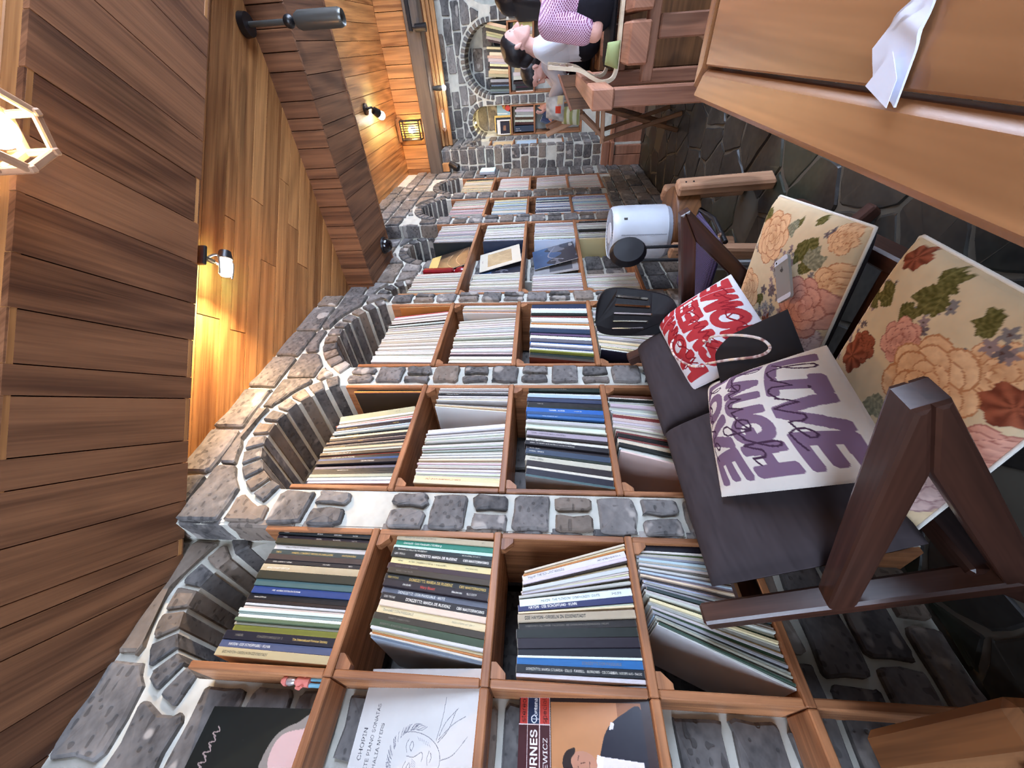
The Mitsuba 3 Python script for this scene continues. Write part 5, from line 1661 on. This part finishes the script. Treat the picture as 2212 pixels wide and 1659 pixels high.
book_run(-.475, -.34, 1.48, (.20, .23), 'ssaK', 'on the upper board, wide far arch', 'books in the wide far arch', -.03, 1)
book_run(-.33, -.06, 1.48, (.20, .235), 'tDfcbo', 'mid upper board, wide far arch', 'books in the wide far arch', -.08, 2)
book_run(-.05, .10, 1.48, (.19, .235), 'Kcbts', 'right end, upper board, wide far arch', 'books in the wide far arch', -.22, 3)
book_run(-.475, -.36, 1.198, (.2, .235), 'kKcw', 'on the second board, wide far arch', 'books in the wide far arch', -.0, 4)
book_run(-.36, .13, 1.198, (.19, .24), 'DtfcDbd', 'behind the people, second board, wide far arch', 'books in the wide far arch', -.02, 5, (.02, .045))
book_run(-.80, -.61, 1.198, (.20, .235), 'asobKDk', 'on the second board, narrow far arch', 'books in the narrow far arch', -.03, 6)
book_run(-.85, -.62, .905, (.19, .22), 'nSbnSl', 'leaning on the lower board, narrow far arch', 'books in the narrow far arch', -.35, 8, (.018, .028))
t = thing('box_set', 'dark blue lettered box set on the second board of the narrow far arch', 'record')
m = bx((-.868, Y_FAR + .02, 1.1985), (-.806, Y_FAR + .2, 1.44), .002)
plain('box_blue', (40, 52, 70), .5)
put(m, 'box_blue', 'cover', t)
for s, x, z in (('BRAHMS', -.838, 1.43), ('BEETHOVEN', -.858, 1.43)):
    lettering(s, .008, 'ink_white', t, lambda v, x=x, z=z: np.stack([x + v[:, 1], Y_FAR + .0198 - v[:, 2], z - .01 - v[:, 0]], 1))
# framed picture, stack of frames, blue poster
t = thing('picture_frame', 'framed small dark picture standing in the narrow lit arch', 'picture frame')
fx, fz = -.885, 1.4805
for a, b in (((0, 0), (.155, .012)), ((0, .128), (.155, .14)), ((0, .012), (.012, .128)), ((.143, .012), (.155, .128))):
    put(bx((fx + a[0], Y_FAR - .02, fz + a[1]), (fx + b[0], Y_FAR - .006, fz + b[1]), .002), 'ink_gold' if a[1] == 0 else 'ink_white', 'frame_side', t)


def paint_small(u, v):
    c = fill(u, (52, 50, 58)) * (.7 + .6 * nz(u, v, 40, 4)[..., None])
    c[(np.abs(u - .05) < .018) & (v > .05) & (v < .085)] = lin(150, 112, 88)
    c[(np.abs(u - .075) < .012) & (v > .05) & (v < .08)] = lin(138, 100, 78)
    return c


panel(.131, .116, 30, 30, paint_small, lambda v: np.stack([fx + .012 + v[:, 0], Y_FAR - .010 - v[:, 2], fz + .012 + v[:, 1]], 1), t, 'print_matte', th=.003, name='picture')
t = thing('picture_frame', 'stack of dark and gold edged frames behind the small framed picture', 'picture frame')
for i, (h, c) in enumerate(((.17, 'ink_white'), (.185, 'lamp_black'), (.20, 'ink_gold'))):
    put(bx((-.885 + .012 * i, Y_FAR + .0 + .016 * i, 1.4805), (-.73 + .02 * i, Y_FAR + .012 + .016 * i, 1.4805 + h), .002), c, 'frame', t)


def paint_poster(u, v):
    c = fill(u, (150, 186, 206))
    c[(np.abs(u - .035) < .006) & (v > .04)] = lin(210, 222, 226)
    n = nz(u, v, 22, 9)
    P = Polygon(curve([(.06, -.01), (.07, .06), (.10, .10), (.14, .09), (.17, .04), (.17, -.01)], 40, True)).buffer(0)
    c[inside(P, u, v)] = lin(190, 150, 96)
    c[inside(P, u, v) & (n > .52)] = lin(70, 48, 40)
    c[(np.hypot(u - .09, v - .035) < .030)] = lin(206, 84, 84)
    c[(np.hypot(u - .125, v - .095) < .016)] = lin(150, 80, 60)
    return c


t = thing('poster', 'pale blue picture card with a figure, leaning at the right of the narrow lit arch', 'picture')
panel(.125, .17, 40, 50, paint_poster, lambda v: np.stack([-.715 + v[:, 0], Y_FAR + .07 + .25 * v[:, 1] - v[:, 2], 1.4808 + v[:, 1]], 1), t, 'print_matte', th=.003, name='card')
# warm lamp inside the narrow arch
t = thing('lamp', 'small warm lamp hidden in the crown of the narrow far arch', 'lamp')
glow(trimesh.creation.icosphere(2, .012).apply_translation((-.76, Y_FAR + .10, 1.93)), LAMP_NICHE, 'bulb', t, smooth=True)
put(lathe([(0, .008), (.012, .01), (.014, .028), (0, .030)], 12, (0, 0, 1), (-.76, Y_FAR + .10, 1.93)), 'lamp_black', 'socket', t, smooth=40)
# the side niche
t = thing('far_shelf', 'narrow wooden shelf of records in the side wall beside the narrow arch', 'shelf')
for z in (.86, 1.16, 1.44, 1.72):
    putw(bx((XE - .19, side.y0 + .003, z - .018), (XE + .003, side.y1 - .003, z), .003), (0, 1, 0), 'cedar_shelf', 'shelf_board', t)
for i, (z, c) in enumerate(((1.44, 'f'), (1.16, 'l'), (.86, 'w'), (1.72, 'b'))):
    for j in range(3 if c != 'b' else 0):
        y = side.y0 + .03 + j * .075
        m, cv = rec_mesh(.07, .235, .16, COL[c], COL[c], 0, y, XE - .006, z + .0005)
        tt = thing('book', f'{CNAMES[c]} pack of sleeves, {ORD[j]} from the near side, {["second", "third", "bottom"][i]} board, side niche', 'records', 'sleeves in the side niche')
        put(m, 'sleeve', 'cover', tt, color=cv)

# ---------------------------------------------------------------- the boarded screen in front of the people
t = thing('wooden_screen', 'upright brown board screen with a slanting cap rail beside the folding chair', 'screen')
xs = np.linspace(-.405, -.205, 4)
for a, b in zip(xs[:-1], xs[1:]):
    top = lambda x: .875 + (x + .405) * .45
    P = Polygon([(a + .001, 0.004), (b - .001, 0.004), (b - .001, min(1.02, top(b))), (a + .001, min(1.02, top(a)))])
    putw(ext(P, 0, .022, planeY(3.44)), (0, 0, 1), 'bench_wood', 'board', t)
putw(bar((-.41, 3.43, .880), (-.20, 3.43, .975), .05, .016, .003), (1, 0, .45), 'timber', 'cap_rail', t)

# heavy timber bench seen end-on
t = thing('bench', 'heavy reddish timber bench seen from its end, under the floor chair', 'bench')
putw(bx((-.268, 2.17, .765), (-.185, 3.36, .862), .006), (0, 1, 0), 'timber', 'back_beam', t)
for x0, x1 in ((-.118, .032), (.062, .22), (.25, .40)):
    putw(bx((x0, 2.28, .615), (x1, 3.38, .708), .008), (0, 1, 0), 'timber', 'seat_plank', t)
putw(bx((-.262, 2.20, 0), (-.19, 2.275, .764), .006), (0, 0, 1), 'timber', 'leg', t)
putw(bx((-.262, 3.20, 0), (-.19, 3.30, .764), .006), (0, 0, 1), 'timber', 'leg', t)
putw(bx((-.035, 2.38, 0), (.05, 2.45, .56), .006), (0, 0, 1), 'timber', 'leg', t)
putw(bx((-.035, 3.2, 0), (.05, 3.27, .56), .006), (0, 0, 1), 'timber', 'leg', t)
for y in (2.42, 3.24):
    putw(bx((-.189, y - .03, .562), (.42, y + .03, .613), .005), (1, 0, 0), 'timber', 'crossbar', t)
putw(bar((-.01, 2.46, .36), (-.18, 2.46, .06), .045, .045, .005, (0, 1, 0)), (-.17, 0, -.3), 'stool_wood', 'brace', t)

# folding chair with a canvas sling, bag and cushion on it
t = thing('folding_chair', 'folding wooden chair with a canvas sling, left of the brown screen', 'chair')
plain('canvas', (146, 128, 122), .9, .1)
for y in (3.72, 4.10):
    putw(bar((-.60, y, 1.055), (-.485, y, .765), .035, .03, .004, (0, 1, 0)), (.1, 0, -.3), 'stool_wood', 'back_rail', t)
    putw(bar((-.485, y, .775), (-.655, y, .57), .03, .03, .004, (0, 1, 0)), (.2, 0, .2), 'stool_wood', 'strut', t)
    putw(bar((-.43, y, .612), (-.68, y, .60), .03, .035, .004, (0, 1, 0)), (1, 0, 0), 'stool_wood', 'seat_bar', t)
    putw(bar((-.655, y, .60), (-.50, y, .0), .03, .035, .004, (0, 1, 0)), (.1, 0, -.6), 'bench_wood', 'leg', t)
    putw(bar((-.45, y, .60), (-.62, y + .035, .0), .03, .035, .004, (0, 1, 0)), (.1, 0, -.6), 'bench_wood', 'leg', t)
v = []
for q in np.linspace(0, 1, 12):
    for y in (3.74, 3.92, 4.08):
        v.append((-.595 + .115 * q, y, 1.05 - .28 * q + (-.03 if y == 3.92 else 0)))
f = tri([[i * 3 + j, i * 3 + j + 1, i * 3 + j + 4, i * 3 + j + 3] for i in range(11) for j in range(2)])
v = np.array(v)
put(tm(np.vstack([v, v - [.004, 0, .004]]), np.vstack([f, f[:, ::-1] + len(v)])), 'canvas', 'sling', t, smooth=True)
t = thing('cushion', 'green and white striped cushion on the folding chair', 'cushion')
m, uv, _, _, _ = sub_cushion([(-.53, 3.62, .80), (-.40, 3.62, .80), (-.41, 3.66, .935), (-.52, 3.66, .935)], .07, 24, .7, 4)
put(m, 'cloth_print', 'cover', t, smooth=True, color=np.where((np.sin(uv[:, 1:] * 130) > .2), lin(150, 152, 96), lin(206, 204, 176)))
t = thing('shopping_bag', 'grey patterned carrier bag with a red label, hanging by the white sleeve', 'bag')
m, uv, _, _, _ = sub_cushion([(-.50, 3.60, .925), (-.33, 3.58, .925), (-.34, 3.60, 1.06), (-.47, 3.62, 1.06)], .06, 24, .7, 4, crease=.03)
u_, v_ = uv[:, 0], uv[:, 1]
c = fill(u_, (188, 182, 172)) * (.5 + .8 * nz(u_, v_, 40, 3)[..., None])
c[(u_ > .06) & (u_ < .11) & (v_ > .02) & (v_ < .06)] = lin(196, 70, 50)
c[(u_ > .12) & (v_ > .01) & (v_ < .05)] = lin(206, 186, 140)
put(m, 'cloth_print', 'bag_body', t, smooth=True, color=c)

# legless bent-ply floor chair on the bench
t = thing('floor_chair', 'pale bent-ply legless chair on the timber bench, under the person in checks', 'chair')
prof = curve([(-.115, 1.055), (-.125, .97), (-.135, .90), (-.165, .84), (-.185, .79), (-.180, .745), (-.155, .724), (-.10, .7195), (.05, .7195), (.30, .7195)], 60)
for y in (2.50, 2.86):
    nn_ = np.gradient(prof, axis=0); nn_ = np.stack([-nn_[:, 1], nn_[:, 0]], 1); nn_ /= np.linalg.norm(nn_, axis=1, keepdims=True)
    a, b = prof + nn_ * .008, prof - nn_ * .008
    P = Polygon(np.vstack([a, b[::-1]])).buffer(0)
    putw(ext(P, 0, .045, planeY(y + .02)), (0, 0, 1), 'pale_ply', 'side_frame', t)
for i in range(4):
    z = .93 + i * .034
    putw(bx((-.128, 2.52, z), (-.118, 2.84, z + .026), .003), (0, 1, 0), 'pale_ply', 'back_slat', t)
m, uv, _, _, _ = sub_cushion([(-.14, 2.53, .745), (.24, 2.53, .745), (.24, 2.83, .745), (-.14, 2.83, .745)], .035, 16, .2, 8)
put(m, 'black_cloth', 'seat_pad', t, smooth=True)
t = thing('pouch', 'pale green pouch on the seat of the bent-ply chair', 'pouch')
plain('green_cloth', (150, 162, 112), .85, .1)
m, uv, _, _, _ = sub_cushion([(-.135, 2.40, .727), (-.03, 2.39, .727), (-.035, 2.40, .785), (-.115, 2.41, .79)], .05, 16, .5, 4)
put(m, 'green_cloth', 'pouch_body', t, smooth=True)

# ---------------------------------------------------------------- people at the far table
plain('skin', (206, 160, 146), .55, .3)
plain('skin_warm', (186, 134, 116), .55, .3)
plain('hair_black', (24, 21, 24), .45, .4)
plain('eye_dark', (30, 24, 24), .2, .5)
plain('eye_white', (222, 218, 214), .3, .5)
plain('lips', (176, 96, 92), .5, .3)
plain('tee_white', (224, 230, 238), .9, .1)
plain('shirt_blue', (150, 170, 206), .9, .1)
plain('shirt_grey', (196, 196, 204), .9, .1)
plain('vest_maroon', (104, 46, 62), .9, .1)
plain('trousers_dark', (32, 32, 38), .9, .1)
plain('clip_white', (206, 198, 206), .35, .4)


def check_fn(p, n, uv):
    a = dr.sin(uv.x * 520) * dr.sin(uv.y * 520)
    return mix(lin(206, 176, 196), lin(120, 62, 100), smoothstep(.05, .35, a))


scene['shirt_check'] = {'type': 'twosided', 'bsdf': {'type': 'principled', 'base_color': proc(check_fn), 'roughness': .9, 'specular': .1}}


def sph(c, r, s=(1, 1, 1)):
    return m3.Manifold.sphere(r, 20).scale([float(q) for q in s]).translate([float(q) for q in c])


def hulls(chains):
    """chains of (point, radius): the union of the hulls of neighbouring spheres."""
    out = []
    for ch in chains:
        for (a, ra), (b, rb) in zip(ch[:-1], ch[1:]):
            out.append(m3.Manifold.batch_hull([sph(a, ra), sph(b, rb)]))
    return m3.Manifold.batch_boolean(out, m3.OpType.Add)


def soft(man, edge=.02, it=8):
    m = man.refine_to_length(edge).to_mesh()
    t = trimesh.Trimesh(m.vert_properties[:, :3], m.tri_verts, process=True)
    trimesh.smoothing.filter_taubin(t, .5, .53, it)
    return t


def hand_chains(wrist, d, side, up, s=1.0):
    """A slightly curled hand from the wrist along d: palm, four fingers, a thumb off the side of the palm."""
    d, side, up = (np.asarray(q, float) / np.linalg.norm(q) for q in (d, side, up))
    w = np.asarray(wrist, float)
    ch = []
    for i, (o, L) in enumerate(((-.030, .060), (-.010, .070), (.010, .066), (.029, .052))):
        k = w + d * .085 * s + side * o * s
        ch.append([(w + d * .01 * s, .019 * s), (k, .012 * s), (k + (d * .5 * L - up * .006) * s, .0088 * s), (k + (d * .82 * L - up * .026) * s, .0078 * s), (k + (d * .9 * L - up * .046) * s, .007 * s)])
    b = w + d * .03 * s - side * .026 * s
    ch.append([(b, .015 * s), (b + (d * .032 - side * .024) * s, .0105 * s), (b + (d * .058 - side * .028 - up * .008) * s, .0088 * s)])
    return ch


def person(label, J, cloth, skin='skin', hair='short', face=(1, 0, 0), tilt=(0, 0, 1), group=None, sc=1.0):
    t = thing('person', label, 'person', group)
    J = {k: np.asarray(v, float) for k, v in J.items()}
    f = np.asarray(face, float); f /= np.linalg.norm(f)
    u = np.asarray(tilt, float); u -= f * (u @ f); u /= np.linalg.norm(u)
    l = np.cross(u, f)
    H = lambda x, y, z: J['head'] + sc * (f * x + l * y + u * z)
    hp = J['head']
    skull = m3.Manifold.batch_hull([sph(H(-.012, 0, .022), .085 * sc), sph(H(.022, 0, .03), .074 * sc)])
    jaw = m3.Manifold.batch_hull([sph(H(.012, 0, -.01), .07 * sc), sph(H(.066, 0, -.088), .020 * sc), sph(H(.030, .034, -.058), .028 * sc), sph(H(.030, -.034, -.058), .028 * sc), sph(H(.062, .026, -.010), .03 * sc), sph(H(.062, -.026, -.010), .03 * sc)])
    nose = m3.Manifold.batch_hull([sph(H(.088, 0, .016), .008 * sc), sph(H(.108, 0, -.026), .0105 * sc), sph(H(.09, .012, -.032), .008 * sc), sph(H(.09, -.012, -.032), .008 * sc)])
    lip = m3.Manifold.batch_hull([sph(H(.086, .012, -.052), .010 * sc), sph(H(.086, -.012, -.052), .010 * sc)])
    ears = [m3.Manifold.batch_hull([sph(H(-.004, s * .079, .006), .014 * sc), sph(H(-.006, s * .080, -.012), .010 * sc), sph(H(.006, s * .074, -.028), .008 * sc)]) for s in (-1, 1)]
    N, CH, BE, PE = J['neck'], J['chest'], J['belly'], J['pelvis']
    rgt = J['shr'] - J['shl']; rgt /= np.linalg.norm(rgt)
    tor = [[(hp - u * .05 * sc, .05), (N, .047)], [(N, .05), (CH + rgt * .0, .085)],
           [(J['shl'], .052), (CH - rgt * .05, .092)], [(J['shr'], .052), (CH + rgt * .05, .092)], [(CH - rgt * .06, .09), (CH + rgt * .06, .09)],
           [(CH - rgt * .055, .092), (BE - rgt * .04, .092)], [(CH + rgt * .055, .092), (BE + rgt * .04, .092)], [(BE - rgt * .045, .09), (PE - rgt * .06, .10)], [(BE + rgt * .045, .09), (PE + rgt * .06, .10)], [(PE - rgt * .06, .10), (PE + rgt * .06, .10)]]
    arms, hands, legs = [], [], []
    for s in 'lr':
        a = [(J['sh' + s], .048), (J['el' + s], .037), (J['wr' + s], .025)]
        arms.append(a)
        d = J['wr' + s] - J['el' + s]
        hands += hand_chains(J['wr' + s], d, rgt if s == 'l' else -rgt, np.cross(d, rgt) * (1 if s == 'l' else -1) if abs(d @ rgt) < .9 * np.linalg.norm(d) else u, .95)
        legs.append([(PE + rgt * (.075 if s == 'r' else -.075), .082), (J['kn' + s], .055), (J['an' + s], .038), (J['an' + s] + np.array([f[0], f[1], 0]) * .12 - [0, 0, .02], .03)])
    body = m3.Manifold.batch_boolean([hulls(tor), hulls(arms), hulls(hands), hulls(legs), skull, jaw, nose, lip] + ears, m3.OpType.Add)
    put(soft(body, .012, 6), skin, 'body', t, smooth=True)
    for s in (-1, 1):
        put(trimesh.creation.icosphere(2, .0105 * sc).apply_translation(H(.0795, s * .031, .006)), 'eye_white', 'eye', t, smooth=True)
        put(trimesh.creation.icosphere(2, .0062 * sc).apply_translation(H(.0855, s * .031, .006)), 'eye_dark', 'pupil', t, smooth=True)
        put(tube([H(.088, s * .016, .027), H(.086, s * .032, .031), H(.074, s * .046, .027)], .0032 * sc, 6), 'hair_black', 'eyebrow', t, smooth=True)
    put(tube([H(.080, .020, -.053), H(.0945, 0, -.0525), H(.080, -.020, -.053)], [.003, .0058, .003], 8), 'lips', 'lips', t, smooth=True)
    # clothes follow the body
    up_, lo_ = cloth['top'], cloth['legs']
    inf = lambda ch, e: [[(p, r + e) for p, r in c] for c in ch]
    sl = cloth.get('sleeve', .55)
    sleeves = []
    for a in arms:
        q = a[0][0] + (a[1][0] - a[0][0]) * min(1, sl)
        c = [(a[0][0], a[0][1] + .016), (q, a[1][1] + .020)]
        if sl > 1:
            c = [(a[0][0], .066), (a[1][0], .056), (a[1][0] + (a[2][0] - a[1][0]) * (sl - 1), .042)]
        sleeves.append(c)
    torso = hulls(inf(tor[2:], .012))
    if cloth.get('sleeve_mat'):
        put(soft(torso, .016, 8), up_, 'vest', t, smooth=True)
        put(soft(hulls([[(p, r + .002) for p, r in c] for c in sleeves]), .016, 6), cloth['sleeve_mat'], 'sleeves', t, smooth=True)
    else:
        m = soft(m3.Manifold.batch_boolean([torso, hulls(sleeves)], m3.OpType.Add), .014, 8)
        v = m.vertices
        put(m, up_, 'shirt', t, smooth=True, uv=np.stack([v @ np.array([.8, -.6, 0]), v[:, 2] + .3 * v[:, 1]], 1))
    put(soft(hulls(inf([[c[0], c[1], c[2]] for c in legs] + [tor[-1]], .014)), .018, 6), lo_, 'trousers', t, smooth=True)
    # hair
    cap = m3.Manifold.batch_hull([sph(H(-.022, 0, .030), .090 * sc), sph(H(.012, 0, .046), .076 * sc)])
    cut = m3.Manifold.batch_hull([sph(H(.115, 0, -.01), .07 * sc), sph(H(.085, 0, -.10), .08 * sc), sph(H(.06, .05, -.05), .045 * sc), sph(H(.06, -.05, -.05), .045 * sc)])
    hs = [cap - cut]
    if hair == 'bob':
        hs.append(m3.Manifold.batch_hull([sph(H(-.045, .05, -.03), .05 * sc), sph(H(-.045, -.05, -.03), .05 * sc), sph(H(-.055, 0, -.06), .055 * sc)]))
    if hair == 'clip':
        hs.append(m3.Manifold.batch_hull([sph(H(-.07, 0, .02), .05 * sc), sph(H(-.10, 0, -.03), .038 * sc), sph(H(-.085, 0, -.07), .03 * sc)]))
    if hair == 'long':
        hs.append(m3.Manifold.batch_hull([sph(H(-.05, .05, -.03), .055 * sc), sph(H(-.05, -.05, -.03), .055 * sc), sph(H(-.055, .03, -.17), .05 * sc), sph(H(-.055, -.03, -.17), .05 * sc)]))
    m = soft(m3.Manifold.batch_boolean(hs, m3.OpType.Add), .014, 5)
    v = np.array(m.vertices)
    m = tm(v + m.vertex_normals * (.006 * (meshkit.fbm(v * [60, 60, 14], 2, 1) - .5))[:, None], m.faces)
    k = put(m, 'hair_black', 'hair', t, smooth=True)
    if hair == 'clip':
        put(tube(curve([H(-.115, -.02, .005), H(-.135, 0, -.02), H(-.120, .022, -.05), H(-.10, .03, -.03), H(-.105, .02, .0)], 24, True), .006, 8, True), 'clip_white', 'claw_clip', k, smooth=True)
    return t


# person in a pink checked shirt, back and side to the camera, seated on the floor chair
person('person with dark hair in a pink checked shirt, seated with the back to the camera',
       dict(head=(.185, 2.76, 1.215), neck=(.16, 2.70, 1.10), chest=(.155, 2.675, .985), belly=(.15, 2.67, .88), pelvis=(.14, 2.66, .845 - .005), shl=(.225, 2.80, 1.045), shr=(.045, 2.575, 1.045),
            elr=(.0, 2.535, .835), wrr=(.16, 2.64, .80), ell=(.33, 2.84, .86), wrl=(.33, 2.72, .82), knr=(.42, 2.60, .86), knl=(.44, 2.84, .87), anr=(.44, 2.48, .765), anl=(.5, 2.74, .765)),
       dict(top='shirt_check', legs='trousers_dark', sleeve=.75), 'skin', 'long', (.86, .5, -.12), sc=.95)
# woman in a white tee, in profile, looking to the right
person('person in a white tee with black hair held by a pale claw clip, in profile',
       dict(head=(-.035, 3.60, 1.262), neck=(-.055, 3.60, 1.15), chest=(-.055, 3.60, 1.02), belly=(-.04, 3.60, .90), pelvis=(-.03, 3.60, .80), shl=(-.05, 3.74, 1.09), shr=(-.055, 3.46, 1.09),
            elr=(.0, 3.42, .90), wrr=(.16, 3.48, .88), ell=(.06, 3.77, .90), wrl=(.20, 3.70, .90), knr=(.32, 3.52, .80), knl=(.32, 3.7, .80), anr=(.34, 3.5, .42), anl=(.34, 3.7, .42)),
       dict(top='tee_white', legs='trousers_dark', sleeve=.62), 'skin', 'clip', (.97, -.06, .20), sc=1.0)
# person in maroon, leaning forward behind
person('person in a maroon vest with pale grey sleeves, leaning forward behind the white tee',
       dict(head=(-.205, 3.98, 1.15), neck=(-.185, 4.02, 1.07), chest=(-.165, 4.08, .99), belly=(-.13, 4.12, .90), pelvis=(-.10, 4.15, .80), shl=(-.21, 4.18, 1.03), shr=(-.16, 3.92, 1.03),
            elr=(-.275, 3.86, .93), wrr=(-.39, 3.90, 1.02), ell=(-.33, 4.14, .93), wrl=(-.43, 4.0, 1.0), knr=(-.30, 4.05, .78), knl=(-.30, 4.25, .78), anr=(-.28, 4.05, .42), anl=(-.28, 4.25, .42)),
       dict(top='vest_maroon', legs='trousers_dark', sleeve=1.7, sleeve_mat='shirt_grey'), 'skin', 'bob', (-.75, -.35, -.55), sc=.92)
# person in a pale blue shirt, mostly hidden
person('person in a pale blue shirt, mostly hidden behind the person in checks',
       dict(head=(.30, 3.86, 1.33), neck=(.275, 3.86, 1.21), chest=(.25, 3.86, 1.08), belly=(.25, 3.86, .95), pelvis=(.25, 3.86, .84), shl=(.26, 4.02, 1.14), shr=(.20, 3.72, 1.13),
            elr=(.11, 3.66, .98), wrr=(.20, 3.55, .90), ell=(.25, 4.05, .95), wrl=(.12, 3.92, .90), knr=(.5, 3.76, .80), knl=(.5, 3.96, .80), anr=(.52, 3.76, .42), anl=(.52, 3.96, .42)),
       dict(top='shirt_blue', legs='trousers_dark', sleeve=.7), 'skin', 'short', (-.9, -.3, -.1))
# what they sit on
t = thing('seat_box', 'low wooden box seat under the people behind the brown screen', 'seat')
putw(bx((-.20, 3.47, 0), (.16, 3.76, .70), .006), (1, 0, 0), 'bench_wood', 'box', t)
putw(bx((-.24, 3.98, 0), (.06, 4.32, .70), .006), (1, 0, 0), 'bench_wood', 'box', t)
putw(bx((.12, 3.77, 0), (.42, 4.05, .72), .006), (1, 0, 0), 'bench_wood', 'box', t)
